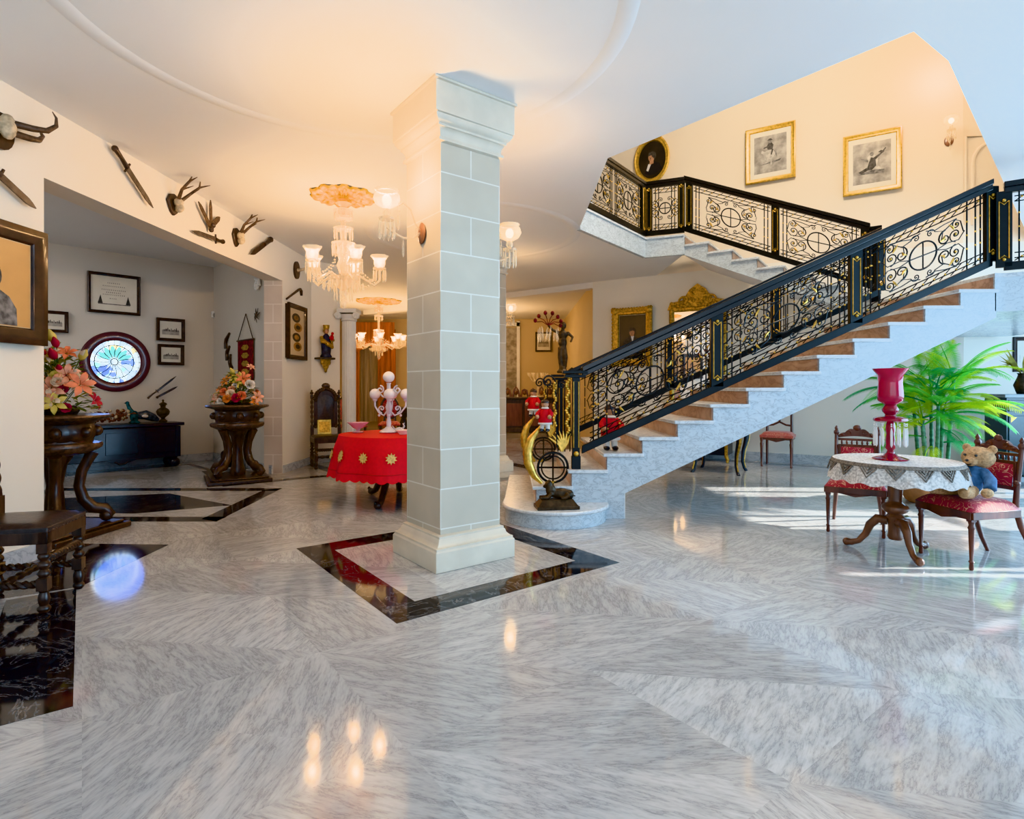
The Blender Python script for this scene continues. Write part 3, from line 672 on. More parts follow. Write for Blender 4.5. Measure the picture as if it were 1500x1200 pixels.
for (Y,lab) in ((YN+.06,'black and gold scroll railing on the near side of the lower flight'),(YF-.06,'black and gold scroll railing on the far side of the lower flight')):
    xs=[.69,2.05,3.44,4.80]
    t=railing('stair_railing',lab,[nearpt(.70,Y),nearpt(4.80,Y)],None,group=None)
    for i,x in enumerate(xs[1:]): post(t,nearpt(x,Y),(1,0,0),.80)
    for a,b in ((.78,2.05-.07),(2.12,3.37),(3.51,4.73)):
        pa=nearpt(a,Y);pb=nearpt(b,Y); panel(t,(pa[0],pa[1],pa[2]+.08),(pb[0],pb[1],pb[2]+.08),.87-.08-.11)
    # first newel and scrolled gilt ornament standing on second step
    mb=MB(); mb.box((.64,Y,.4875+.065),(.09,.07,.13)); mb.box((.64,Y,1.0),(.075,.05,.86)); mb.box((.63,Y,1.415),(.21,.10,.03)); mb.box((.63,Y,1.455),(.25,.12,.03)); 
    mb.tube([(.70,Y,1.47),(.74,Y,1.50),(.80,Y,1.545)],.03,6)
    npo=B(mb,'start_newel',m_iron,t,world=True,bev=.004)
    g=MB()
    for s in(-1,1):
        g.tube([(.615,Y+s*.03,.7),(.615,Y+s*.03,1.36),(.665,Y+s*.03,1.36),(.665,Y+s*.03,.7)],.005,4,closed=True); g.ball((.64,Y+s*.035,.64),.028,8)
    B(g,'gilt_outline',m_gold,npo,world=True)
    mb=MB(); cz=.50; cxx=.41
    mb.tube([(cxx+.15*cos(a*PI/14),Y,cz+.15*sin(a*PI/14)) for a in range(28)],.012,6,closed=True)
    mb.tube([(cxx+.115*cos(a*PI/14),Y,cz+.115*sin(a*PI/14)) for a in range(28)],.008,6,closed=True)
    mb.tube([(cxx-.15,Y,cz),(cxx+.15,Y,cz)],.009,5); mb.tube([(cxx,Y,cz-.17),(cxx,Y,cz+.15)],.009,5)
    for x in (.46,.53,.58): mb.tube([(x,Y,.66),(x,Y,1.37)],.006,5)
    sp=spiral((.36,.0),.075,1.6,0,1,.16); mb.tube([(p[0],Y,1.36+p[1]) for p in sp]+[],.009,6); mb.tube([(.435,Y,1.36),(.44,Y,1.2),(.45,Y,.7)],.009,6)
    sp=spiral((.50,.0),.05,1.5,0,1,.16); mb.tube([(p[0],Y,1.32+p[1]) for p in sp],.007,6)
    B(mb,'scroll_frame',m_iron,t,world=True)
    g=MB(); cres=[(.30,.34),(.22,.42),(.165,.54),(.155,.66),(.19,.78),(.255,.87),(.30,.93)]
    n=len(cres)
    # thick gilt crescent with ribs
    P=[]
    for i in range(33):
        u=i/32*(n-1); a=int(min(u,n-2)); f=u-a; x=cres[a][0]*(1-f)+cres[a+1][0]*f; z=cres[a][1]*(1-f)+cres[a+1][1]*f; P.append((x,Y,z))
    g.tube(P,[.012+.034*sin(PI*min(1,(i+1)/30))*(1+.16*(i%2)) for i in range(33)],8)
    for i in range(7):
        a=math.radians(60+i*13); g.tube([(.50,Y,.66),(.50+.10*cos(a)*.6+.02,Y+.01,.66+.10*sin(a)),(.50+.22*cos(a)*.8,Y,.66+.21*sin(a))],[.012,.021,.004],6)
    for i in range(26):
        z=.85+.022*i; g.ball((.56+.016*sin(i*1.1),Y,z),(.02,.017,.017),6)
    for i in range(18):
        z=.92+.025*i; g.ball((.43+.012*cos(i*1.2),Y,z),(.015,.013,.017),6)
    g.tube([(.33,Y,.35),(.38,Y,.345),(.45,Y,.36)],[.008,.02,.006],6)
    B(g,'gilt_plume',m_gold,t,world=True,label='gilded ribbed crescent and feather fan')
# landing railing
lr=[V((4.86,YN-.02,LZ+.02)),V((6.05,4.8,LZ+.02))]
t=railing('landing_railing','black and gold railing panel along the half landing at right edge',lr,None)
dl=(lr[1]-lr[0]).normalized(); post(t,lr[0]+V((0.0,0,-.02)),dl,.80)
panel(t,lr[0]+dl*.08+V((0,0,.08)),lr[1]+V((0,0,.08)),.68)
# upper flight railing
def up(s): p=FX+D2*s; return V((p.x,p.y,Z2+.05-.4645*s))
H2=.90
t=railing('upper_stair_railing','black and gold railing sloping down right above the upper flight',[up(.0),up(2.56)],None,H=H2)
for s in (.08,1.36,2.5): post(t,up(s),D2,H2-.06,w=.11)
for a,b in ((.15,1.29),(1.43,2.43)): panel(t,up(a)+V((0,0,.08)),up(b)+V((0,0,.08)),H2-.19)
mb=MB(); e=up(2.62); mb.box((e.x,e.y,LZ+.52),(.12,.12,1.04),rz=math.atan2(D2.y,D2.x)); mb.box((e.x,e.y,LZ+1.05),(.15,.15,.03),rz=math.atan2(D2.y,D2.x)); B(mb,'end_newel',m_iron,t,world=True,bev=.006)
t=railing('quarter_landing_railing','short black and gold railing panel at the stair turn, left of the upper flight',[(G.x,G.y,Z2+.03),(FX.x,FX.y,Z2+.03)],None,H=H2)
dg=(FX-G).normalized()
for p in (G+dg*.07,FX-dg*.05): post(t,(p.x,p.y,Z2),dg,H2,w=.11)
a=G+dg*.14; b=FX-dg*.12; panel(t,(a.x,a.y,Z2+.11),(b.x,b.y,Z2+.11),H2-.19)
da=(A0-G).normalized()
ge=G+da*2.13
t=railing('gallery_railing','black and gold gallery railing at upper left, beneath the oval portrait',[(ge.x,ge.y,Z2+.03),(G.x,G.y,Z2+.03)],None,H=H2)
p=G+da*.08; post(t,(p.x,p.y,Z2),da,H2,w=.11)
for (u,v) in ((.16,1.1),(1.14,2.08)):
    a=G+da*v; b=G+da*u; panel(t,(a.x,a.y,Z2+.11),(b.x,b.y,Z2+.11),H2-.19)
# ------------------------------------------------------------ round stained glass window
wc=WSB.at(RU,RZ); t=bpy.data.objects.new('window_1',None); C.objects.link(t); t.location=wc; t.rotation_euler=(0,0,WSB.rz)
t.matrix_basis=Matrix.Translation(wc)@Matrix.Rotation(WSB.rz,4,'Z'); t['kind']='structure'; t['label']='round stained glass window with a wide maroon surround'; t['category']='window'
mb=MB(); mb.lathe([(.34,.16),(.34,-.02),(.36,-.035),(.47,-.035),(.485,-.02),(.485,.0)],n=56,cap=False,axis=(0,1,0)); 
B(mb,'window_surround',m_maroon,t)
def stained():
    m,tt,b=nt('stained glass'); L=tt.links; tc=tt.nodes.new('ShaderNodeTexCoord')
    vo=tt.nodes.new('ShaderNodeTexVoronoi'); vo.inputs['Scale'].default_value=11; L.new(tc.outputs['Object'],vo.inputs['Vector'])
    sp=tt.nodes.new('ShaderNodeSeparateColor'); L.new(vo.outputs['Color'],sp.inputs[0])
    r=tt.nodes.new('ShaderNodeValToRGB'); L.new(sp.outputs[0],r.inputs[0]); r.color_ramp.interpolation='CONSTANT'
    cols=[(0,(.60,.82,1)),(.35,(.75,.92,1)),(.6,(.30,.62,.62)),(.72,(.85,.95,1)),(.86,(.12,.25,.62)),(.93,(.9,.8,.45))]
    r.color_ramp.elements[0].color=(*cols[0][1],1); r.color_ramp.elements[1].position=cols[1][0]; r.color_ramp.elements[1].color=(*cols[1][1],1)
    for p,c in cols[2:]: e=r.color_ramp.elements.new(p); e.color=(*c,1)
    L.new(r.outputs[0],b.inputs['Emission Color']); sset(b,'Emission Strength',2.6); L.new(r.outputs[0],b.inputs['Base Color']); return m
m_stain=stained(); m_p1=M('teal pane',(.10,.42,.38),.2,emit=1.3,ecol=(.12,.5,.48)); m_p2=M('blue pane',(.06,.14,.5),.2,emit=1.3,ecol=(.10,.22,.75))
mb=MB(); n=48; mb.add([(0,.10,0)]+[(.34*cos(2*PI*i/n),.10,.34*sin(2*PI*i/n)) for i in range(n)],[(0,1+i,1+(i+1)%n) for i in range(n)],0,False)
def petal(a,r0,r1,w,mi):
    c,s_=cos(a),sin(a); P=lambda r,q:(r*c-q*s_,r*s_+q*c)
    mb.plate([P(r0,0),P(r0+(r1-r0)*.55,-w),P(r1,-w*.4),P(r1*1.03,0),P(r1,w*.4),P(r0+(r1-r0)*.55,w)],.094,.098,mi)
for i,a in enumerate([25,48,72,96,120,146]): petal(math.radians(a),.06,.25,.045,1)
for a in (215,235): petal(math.radians(a),.10,.28,.05,2)
B(mb,'glass',[m_stain,m_p1,m_p2],t)
mb=MB()
mb.tube([(.05*cos(i*PI/8),.09,.05*sin(i*PI/8)) for i in range(16)],.008,5,closed=True)
for a in range(10,370,24): a=math.radians(a); mb.tube([(.05*cos(a),.09,.05*sin(a)),(.16*cos(a+.12),.09,.16*sin(a+.12)),(.27*cos(a),.09,.27*sin(a))],.006,4)
mb.tube([(.27*cos(i*PI/16),.09,.27*sin(i*PI/16)) for i in range(32)],.008,5,closed=True)
for a in range(0,360,15): a=math.radians(a); mb.tube([(.27*cos(a),.09,.27*sin(a)),(.34*cos(a),.09,.34*sin(a))],.004,4)
B(mb,'lead_cames',m_lead,t)
# ------------------------------------------------------------ framed pictures
def frame(wall,x0,x1,y0,y1,name,label,cat,mf,fw,art,depth=.035,mat_w=0,group=None,back=None,tilt=0,uz=None):
    if uz: c,w,h=uz
    else: c,w,h=wall.rect(x0,x1,y0,y1)
    t=E(name,label,cat,c+wall.n*(depth+.002),wall.rz,group=group)
    mb=MB()
    a,b=w/2,h/2; prof=[(0,0),(.0,-depth),(.25,-depth*1.25),(.55,-depth*.9),(.85,-depth*.8),(1,-depth*.25),(1,0)]
    vs=[];fs=[]
    for (q,y) in prof:
        i=q*fw; vs+=[(-a+i,y+depth*.0,-b+i),(a-i,y,-b+i),(a-i,y,b-i),(-a+i,y,b-i)]
    for k in range(len(prof)-1):
        for j in range(4): fs.append((k*4+j,k*4+(j+1)%4,(k+1)*4+(j+1)%4,(k+1)*4+j))
    mb.add(vs,fs,0,False); mb.box((0,depth*.5,0),(w*.96,depth,h*.96)); B(mb,'frame',mf,t)
    ia,ib=a-fw,b-fw
    mb=MB(); mats=[back or m_paperw]
    mb.plate([(-ia,-ib),(ia,-ib),(ia,ib),(-ia,ib)],-.006,-.001,0)
    art(mb,mats,ia,ib); B(mb,'picture',mats,t)
    return t
def ell(cx,cz,rx,rz,n=18,rot=0): 
    return [(cx+rx*cos(2*PI*i/n)*cos(rot)-rz*sin(2*PI*i/n)*sin(rot),cz+rx*cos(2*PI*i/n)*sin(rot)+rz*sin(2*PI*i/n)*cos(rot)) for i in range(n)]
def art_portrait(bg,coat,shirt=True,s=1,cx=0,cz=0):
    def f(mb,mats,a,b):
        o=len(mats); mats+= [bg,coat,m_skin,m_ink,m_white]
        k=min(a,b)*s; X=lambda x:cx*a+x*k; Z=lambda z:cz*b+z*k
        mb.plate([(-a*.98,-b*.98),(a*.98,-b*.98),(a*.98,b*.98),(-a*.98,b*.98)],-.0075,-.0065,o)
        mb.plate([(X(-.62),-b*.97),(X(.62),-b*.97),(X(.60),Z(-.5)),(X(.42),Z(-.25)),(X(.14),Z(-.1)),(X(-.14),Z(-.1)),(X(-.42),Z(-.25)),(X(-.60),Z(-.5))],-.009,-.008,o+1)
        if shirt: mb.plate([(X(-.10),Z(-.08)),(X(.12),Z(-.08)),(X(.02),Z(-.55))],-.0102,-.0092,o+4)
        mb.plate(ell(X(.01),Z(.16),.235*k,.29*k),-.0103,-.0093,o+3)
        mb.plate([(X(-.09),Z(-.12)),(X(.09),Z(-.12)),(X(.09),Z(.02)),(X(-.09),Z(.02))],-.0112,-.0105,o+2)
        mb.plate(ell(X(-.02),Z(.10),.165*k,.225*k),-.0118,-.0113,o+2)
        mb.plate([(X(-.17),Z(.17)),(X(.02),Z(.24)),(X(.16),Z(.18)),(X(.2),Z(.35)),(X(.05),Z(.43)),(X(-.14),Z(.38))],-.0125,-.012,o+3)
        for ex in (-.09,.05): mb.plate(ell(X(ex),Z(.12),.025*k,.014*k,8),-.0125,-.012,o+3)
        mb.plate([(X(-.03),Z(.1)),(X(.0),Z(.02)),(X(-.05),Z(.02))],-.0125,-.012,o+3)
        mb.plate(ell(X(-.02),Z(-.03),.045*k,.011*k,8),-.0125,-.012,o+3)
    return f
def art_rider(flip=1,bird=False):
    def f(mb,mats,a,b):
        mats+=[m_paperb,m_ink,m_inkm,m_inkl]; m=.80
        mb.plate([(-a*m,-b*m),(a*m,-b*m),(a*m,b*m),(-a*m,b*m)],-.0072,-.0065,1)
        k=a*.75; X=lambda x:x*k*flip
        y=[-.008]
        def pl(pts,mi): 
            y[0]-=.0004; mb.plate([(X(x),z*k) for x,z in pts],y[0]-.0003,y[0],mi)
        if not bird:
            pl([(-.7,-.75),(.6,-.62),(.75,-.45),(-.1,-.6)],3)
            pl([(-.35,.2),(-.05,.3),(.25,.22),(.32,-.1),(.15,-.35),(.12,-.8),(.02,-.8),(.0,-.38),(-.16,-.3),(-.22,-.62),(-.32,-.62),(-.36,-.2),(-.45,.0)],4)
            pl([(-.35,.18),(-.55,.32),(-.6,.15),(-.48,.05),(-.4,.0)],4)
            pl([(.25,.2),(.42,.05),(.44,-.3),(.34,-.1)],3)
            pl([(-.15,.3),(.15,.28),(.22,.6),(.08,.8),(-.1,.78),(-.24,.55)],2)
            pl(ell(-.02,.88,.1,.13),3); pl([(-.2,.95),(.18,.95),(.05,1.08),(-.08,1.08)],2)
            pl([(-.12,.6),(-.42,.5),(-.44,.42),(-.1,.48)],2); pl([(.12,.35),(.02,-.05),(.1,-.12),(.22,.25)],2)
        else:
            pl([(-.8,-.7),(.7,-.8),(.7,-.55),(0,-.5)],3)
            pl([(-.55,-.5),(-.2,-.1),(-.25,.4),(.05,.6),(.35,.2),(.3,-.2),(.6,-.55),(.1,-.45)],4)
            pl([(-.2,-.1),(-.05,.35),(.2,.25),(.25,-.25),(.0,-.5),(-.3,-.5)],2)
            pl(ell(.0,.55,.11,.14),3); pl([(.1,.3),(.5,.55),(.75,.85),(.8,.8),(.55,.48),(.2,.15)],2)
            pl([(.35,.6),(.6,.5),(.72,.62),(.5,.72)],2); pl([(-.2,.2),(-.6,.35),(-.62,.28),(-.2,.05)],3)
            pl([(-.3,-.3),(-.75,-.55),(-.6,-.65),(-.2,-.5)],2)
    return f
def art_landscape(mb,mats,a,b):
    mats+=[m_inkm,m_ink,m_paperb]
    mb.plate([(-a*.82,-b*.7),(a*.82,-b*.7),(a*.82,b*.7),(-a*.82,b*.7)],-.0075,-.0065,0)
    mb.plate([(-a*.8,-b*.6),(a*.8,-b*.6),(a*.8,-b*.1),(a*.4,b*.05),(0,-b*.05),(-a*.4,b*.1),(-a*.8,-b*.05)],-.0082,-.0076,3)
    for i in range(9):
        x=-a*.65+i*a*.16; h=b*(.15+.3*((i*37)%5)/5); mb.plate([(x,-b*.2),(x+a*.11,-b*.2),(x+a*.1,-b*.2+h),(x+a*.03,-b*.15+h)],-.009,-.0084,1+(i%2))
def art_certificate(mb,mats,a,b):
    mats+=[m_inkm,m_ink,m_paperb]
    for z,w in ((.6,.3),(.42,.5),(.2,.55),(.05,.35),(-.08,.5),(-.3,.2)):
        for k in range(int(w*24)):
            x=-w*a+k*a*2*w/(w*24); mb.plate([(x,b*z-.006),(x+.010,b*z-.006),(x+.009,b*z+.009),(x+.002,b*z+.012)],-.0075,-.0065,1)
    for s in(-1,1): mb.plate([(s*a*.72,-b*.6),(s*a*.5,-b*.6),(s*a*.6,-b*.1)],-.0075,-.0065,2)
    mb.plate([(-a*.7,-b*.65),(a*.7,-b*.65),(a*.7,-b*.6),(-a*.7,-b*.6)],-.0075,-.0065,1)
def art_masks(mb,mats,a,b):
    mats+=[m_dkpaint,M('amber panel paint',(.45,.22,.06),.5,var=.35,scale=6)]
    for i,z in enumerate((.62,.22,-.22,-.62)):
        mb.plate(ell((-.1,.15,-.05,.1)[i]*a,z*b,a*.55,b*.2),-.0075,-.0065,1+(i%2)); mb.plate(ell((-.1,.15,-.05,.1)[i]*a,z*b,a*.3,b*.1),-.009,-.008,2-(i%2))
m_dframe=M('dark brown frame wood',(.04,.018,.012),.5,var=.3,scale=15,coat=.3)
# left wall big portrait (partly off frame)
u1,zt=WL.sz(57,337); _,zb=WL.sz(52,505); wpic=.95
frame(WL,0,0,0,0,'framed_portrait','large brown-framed sepia portrait at left edge of the photo','picture',m_dframe,.12,
      art_portrait(M('sepia portrait ground',(.60,.34,.13),.5,var=.08,scale=2),m_inkm,True,1.05,.12,-.05),uz=(WL.at(u1-wpic/2,(zt+zb)/2-.02),wpic,zt-zb-.02),back=m_paper)
frame(WSB,127,204,402,460,'framed_certificate','dark-framed parchment document above the round window','picture',m_dframe,.045,art_certificate,back=m_paperw)
frame(WSB,228,269,467,500,'framed_print','small dark-framed building print, upper of two right of round window','picture',m_dframe,.05,art_landscape,back=m_paperw)
frame(WSB,230,268,505,535,'framed_print','small dark-framed landscape print, lower of two right of round window','picture',m_dframe,.05,art_landscape,back=m_paperw)
frame(WSB,55,99,456,487,'framed_print','small framed seascape print above the left flower arrangement','picture',m_dframe,.045,art_landscape,back=m_paperw)
frame(WL,417,444,447,527,'framed_picture','narrow dark-framed amber panel picture right of the stone pier','picture',m_dframe,.07,art_masks,back=m_paper)
# gilt framed riders on the upper wall
frame(WB,1093,1166,186,266.5,'gilt_framed_print','gilt-framed grey print of a figure on a white horse','picture',m_gold,.075,art_rider(1))
frame(WB,1235,1321,195,283.5,'gilt_framed_print','gilt-framed grey print of a figure with raised bird, nearest the sconce','picture',m_gold,.075,art_rider(1,True))
# ornate portrait behind railing
c,w,h=WB.rect(900,957,452,536)
t=frame(WB,0,0,0,0,'gilt_framed_portrait','gilt-framed oil portrait of a man, left of the mirror','picture',m_goldf,.13,art_portrait(m_dkpaint,m_ink,True,1.15,0,.12),depth=.06,uz=(c,w,h))
mb=MB()
for sx in(-1,1):
    for sz in(-1,1):
        mb.ball((sx*(w/2-.05),-.07,sz*(h/2-.05)),(.075,.03,.075),8)
for i in range(15): mb.ball((-w/2+w*i/14,-.06,h/2-.01),(.03,.02,.025),6); mb.ball((-w/2+w*i/14,-.06,-h/2+.01),(.03,.02,.025),6)
for i in range(17):
    for sx in(-1,1): mb.ball((sx*(w/2-.01),-.06,-h/2+h*i/16),(.025,.02,.03),6)
B(mb,'carved_ornament',m_goldf,t)
# oval portrait
c,w,h=WB.rect(930,982,199,270)
t=E('oval_portrait','oval gilt-framed oil portrait of a dark-haired man above the gallery railing','picture',c+WB.n*.005,WB.rz)
mb=MB(); mb.lathe([(.34,0),(.355,-.04),(.33,-.06),(.30,-.045),(.285,-.05),(.27,-.02),(.27,0)],n=48,cap=False,axis=(0,1,0)); 
mb.v=[V((p.x*w/.71,p.y,p.z*h/.71)) for p in mb.v]
for i in range(9): a=PI/2+(i-4)*.13; mb.ball((w*.49*cos(a),-.05,h*.49*sin(a)+.01),(.035,.025,.03),8)
mb.ball((0,-.05,h*.5+.03),(.06,.03,.04),8); B(mb,'frame',m_gold,t)
mb=MB(); mats=[m_dkpaint]; mb.plate(ell(0,0,w*.385,h*.385,32),-.012,-.004,0)
k=w*.36; o=1; mats+=[m_ebony,m_skin,m_ink,m_white]
def pl(p,mi,y): mb.plate([(x*k,z*k) for x,z in p],-y-.0006,-y,mi)
pl([(-.6,-.98),(-.2,-1.15),(.3,-1.12),(.75,-.8),(.6,-.35),(.2,-.15),(-.15,-.2),(-.45,-.5)],1,.013)
pl([(-.3,-.3),(-.02,-.2),(-.3,-.85),(-.45,-.75)],4,.0142); pl([(-.2,-.35),(.12,-.3),(.12,.1),(-.15,.1)],2,.0152)
pl(ell(-.04,.2,.25,.34),2,.0162); pl([(-.3,.3),(-.05,.35),(.12,.1),(.18,-.02),(.33,.2),(.3,.5),(.05,.66),(-.25,.58)],3,.0172)
pl(ell(-.16,.22,.035,.02,8),3,.0172); pl(ell(.0,.22,.035,.02,8),3,.0172); pl(ell(-.12,.0,.07,.018,8),3,.0172); pl([(-.12,.2),(-.17,.08),(-.08,.08)],3,.0168)
B(mb,'picture',mats,t)
# mirror with crest
c,w,h=WB.rect(985,1062,452,588)
t=E('gilt_mirror','large gilt mirror with carved pointed crest behind the railing','mirror',c+WB.n*.01,WB.rz)
mb=MB(); a,b=w/2,h/2
for (p,q) in (((-a,-b),(-a,b)),((a,-b),(a,b)),((-a,b),(a,b)),((-a,-b),(a,-b))): mb.tube([(p[0],-.03,p[1]),(q[0],-.03,q[1])],.05,8)
for i in range(21):
    for s in(-1,1): mb.ball((s*a,-.07,-b+2*b*i/20),(.03,.02,.035),6)
B(mb,'frame',m_goldf,t)
mb=MB(); mb.plate([(-a-.08,b+.0),(a+.08,b),(a+.03,b+.13),(a*.55,b+.17),(a*.3,b+.36),(0,b+.46),(-a*.3,b+.36),(-a*.55,b+.17),(-a-.03,b+.13)],-.05,0)
r=random.Random(3)
for i in range(70):
    x=r.uniform(-a,a); top=b+.12+.32*max(0,1-abs(x)/(a*.75)); z=r.uniform(b+.0,top); mb.ball((x,-.055,z),(r.uniform(.02,.045),.025,r.uniform(.02,.04)),6)
for s in (-1,1):
    mb.tube([(s*(a*.5+.1*cos(q)*(1-q/8)),-.06,b+.15+.1*sin(q)*(1-q/8)) for q in [i*.4 for i in range(16)]],.018,6)
B(mb,'crest',m_goldf,t)
mb=MB(); mb.plate([(-a+.03,-b+.03),(a-.03,-b+.03),(a-.03,b-.03),(-a+.03,b-.03)],-.03,-.01); B(mb,'mirror_glass',m_mirror,t)
# dark chest-like console below mirror
frame(WST,470,488,0,0,'x','x','x',m_dframe,.05,art_masks) if False else None
# picture behind palm
frame(Wall((CORN.x,CORN.y),(2.22,-.10)),1480,1530,494,545,'framed_picture','dark-framed picture behind the palm at right edge','picture',m_dframe,.06,art_landscape,back=m_paperw)
# upper arch niche seen beside the landing, and sconce
WU=Wall((CORN.x,CORN.y),(2.22,-.10))
c,w,h=WU.rect(1424,1480,205,330)
mb=MB(); mb.M=Matrix.Translation(c+WU.n*.01)@Matrix.Rotation(WU.rz,4,'Z')
mb.tube([(-w/2,0,-h/2)]+[(-w/2*cos(i*PI/12),0,h/2-.35+.3*sin(i*PI/12)) for i in range(13)]+[(w/2,0,-h/2)],.025,6); mb.tube([(-w/2-.1,0,-h/2),(-w/2-.1,0,h/2+.05),(w/2+.1,0,h/2+.05),(w/2+.1,0,-h/2)],.018,6)
S(mb,'door_1',m_up,'arched doorway moulding on the upper landing wall door')
# ------------------------------------------------------------ wall trophies
def knife(wall,a,b,name,label,cat,bw=.045,grip=.28,mb_mat=None,guard=True,curve=0,flip=False,group=None):
    ua,za=wall.sz(*a); ub,zb=wall.sz(*b)   # a=handle end, b=tip
    L=math.hypot(ub-ua,zb-za); ang=math.atan2(zb-za,ub-ua)
    t=E(name,label,cat,wall.at(ua,za,.045),wall.rz,group=group)
    ca,sa=cos(ang),sin(ang); T=lambda x,y:(x*ca-y*sa,x*sa+y*ca)
    g=grip*L
    mb=MB(); n=8; up=[];dn=[]
    for i in range(n+1):
        s_=i/n; x=g+(L-g)*s_; wd=bw/2*(1 if s_<.8 else (1-s_)/.2*.98+.02); c_=curve*sin(PI*s_)*L
        up.append(T(x,c_+wd)); dn.append(T(x,c_-wd))
    mb.plate(dn+up[::-1],-.012,.0); B(mb,'blade',mb_mat or m_steel,t)
    mb=MB(); p=[T(0,0),T(g*.5,.006),T(g,0)]; mb.tube([(x,-.008,z) for x,z in p],[bw*.5,bw*.38,bw*.45],8)
    if guard: q=[T(g,-bw*1.1),T(g,bw*1.1)]; mb.tube([(x,-.008,z) for x,z in q],bw*.22,6)
    mb.ball((p[0][0],-.008,p[0][1]),bw*.6,8); B(mb,'grip',m_wood,t)
    return t
knife(WL,(160,218),(217,305),'bayonet','long dark bayonet slanting down right, largest weapon above the opening','weapon',.05,.3)
knife(WL,(320,354),(275,338),'dagger','dagger lying nearly level below the fanned sheaths','weapon',.05,.25)
knife(WL,(391,351),(362,373),'sheath_knife','short dark sheathed knife right of the second antler mount','weapon',.07,.35,m_wood,False)
knife(WL,(-25,244),(43,306),'sword','dark blade slanting down above the large portrait','weapon',.05,.2)
t=knife(WL,(303,335),(284,295),'feather_sheath','left of the fanned brown sheaths above the opening','sheath',.05,.1,m_horn,False)
knife(WL,(303,337),(302,293),'feather_sheath','middle upright one of the fanned brown sheaths','sheath',.05,.1,m_horn,False)
knife(WL,(305,330),(316,318),'feather_sheath','shortest, right one of the fanned brown sheaths','sheath',.06,.1,m_horn,False)
knife(WSB,(216,583),(257,551),'sword','sheathed sword above the bronze urn, upper of the crossed pair','weapon',.03,.3,m_wood)
knife(WSB,(229,582),(259,566),'sword','sheathed sword above the bronze urn, lower of the crossed pair','weapon',.035,.1,m_wood,False)
def antler(wall,x0,x1,y0,y1,tips,label,sc_=1):
    c,w,h=wall.rect(x0,x1,y0,y1); w=max(w,h*.62)
    t=E('antler_mount',label,'trophy',c+wall.n*.003,wall.rz)
    mb=MB(); mb.plate([(-.28*w,h*.42),(0,h*.5),(.28*w,h*.42),(.45*w,h*.1),(.2*w,-h*.35),(0,-h*.5),(-.2*w,-h*.35),(-.45*w,h*.1)],-.03,0); B(mb,'shield_board',m_wood,t,bev=.006)
    mb=MB(); mb.ball((0,-.07,h*.1),(w*.2,.05,h*.2),10); mb.ball((0,-.08,-h*.15),(w*.11,.05,h*.22),10); B(mb,'skull',m_bone,t)
    mb=MB()
    for s in(-1,1):
        L=h*.95*sc_
        pts=[(s*w*.12,-.09,h*.25),(s*w*.30,-.15,h*.25+L*.35),(s*w*.38,-.24,h*.25+L*.7),(s*w*.30,-.26,h*.25+L)]
        mb.tube(pts,[.02,.016,.013,.004],7); mb.tube([pts[2],(s*w*.5,-.34,h*.25+L*.85)],[.012,.003],6); mb.tube([pts[1],(s*w*.22,-.26,h*.25+L*.55)],[.012,.003],6)
    B(mb,'antlers',m_horn,t); return t
antler(WL,241,262,284,316,None,'small antlers with skull on dark shield, second from left on the beam')
antler(WL,338,350,334,362,None,'small antlers with skull on dark shield, beside the short sheathed knife')
# curved horns upper left
u,z=WL.sz(-4,192); t=E('horn_mount','pair of dark curved horns on the wall above the large portrait','trophy',WL.at(u,z,.005),WL.rz)
mb=MB(); mb.plate(ell(0,0,.10,.13),-.03,0); B(mb,'shield_board',m_wood,t); mb=MB(); mb.ball((0,-.07,.03),(.06,.05,.09),10); B(mb,'skull',m_bone,t)
mb=MB(); mb.tube([(.02,-.09,.06),(.10,-.16,.06),(.18,-.2,.08),(.235,-.22,.14),(.235,-.22,.20),(.20,-.22,.23)],[.026,.024,.02,.015,.009,.003],8); mb.tube([(.0,-.06,.0),(.12,-.12,.0),(.22,-.10,.03),(.29,-.07,.09),(.27,-.05,.145)],[.026,.024,.02,.013,.003],8); B(mb,'horns',m_horn,t)
u,z=WL.sz(433,396); t=E('horn_plaque','small dark plaque with pale horn above the hooked cane','trophy',WL.at(u,z,.003),WL.rz)
mb=MB(); mb.plate(ell(0,0,.10,.14),-.03,0); B(mb,'shield_board',m_wood,t); mb=MB(); mb.tube([(0,-.03,0),(.0,-.12,.01),(.02,-.18,.06)],[.03,.02,.005],8); B(mb,'horn',m_bone,t)
ua,za=WL.sz(418,438); ub,zb=WL.sz(438,424); t=E('hooked_cane','dark hooked cane on wall above the narrow amber picture','cane',WL.at(ua,za,.02),WL.rz)
dx,dz=ub-ua,zb-za; mb=MB(); mb.tube([(0,0,0),(dx*.9,0,dz*.95),(dx*1.0,0,dz*1.0),(dx*1.08,0,dz*.9),(dx*1.1,0,dz*.6)],[.015,.02,.026,.026,.02],8); B(mb,'cane',m_wood,t)
# pistols and banner on shaded wall
def pistol(px,py,L,ang,label):
    u,z=WSR.sz(px,py); t=E('pistol',label,'weapon',WSR.at(u,z,.02),WSR.rz); ca,sa=cos(ang),sin(ang); T=lambda x,y:(x*ca-y*sa,-.0,x*sa+y*ca)
    mb=MB(); mb.tube([T(-L*.1,0),T(L*.5,0)],.018,8); B(mb,'barrel',m_steel,t)
    mb=MB(); mb.tube([T(L*.25,-.015),T(-L*.15,-.02),T(-L*.35,-.07),T(-L*.45,-.16)],[.018,.03,.03,.035],8); mb.tube([T(-.02,-.03),T(.02,-.07),T(-.06,-.075)],.007,5); B(mb,'stock',m_wood,t)
pistol(334,494,.26,.45,'antique pistol on shaded wall, topmost of three'); pistol(335,512,.2,.5,'antique pistol on shaded wall, middle of three'); pistol(338,527,.2,1.1,'antique pistol on shaded wall, lowest of three')
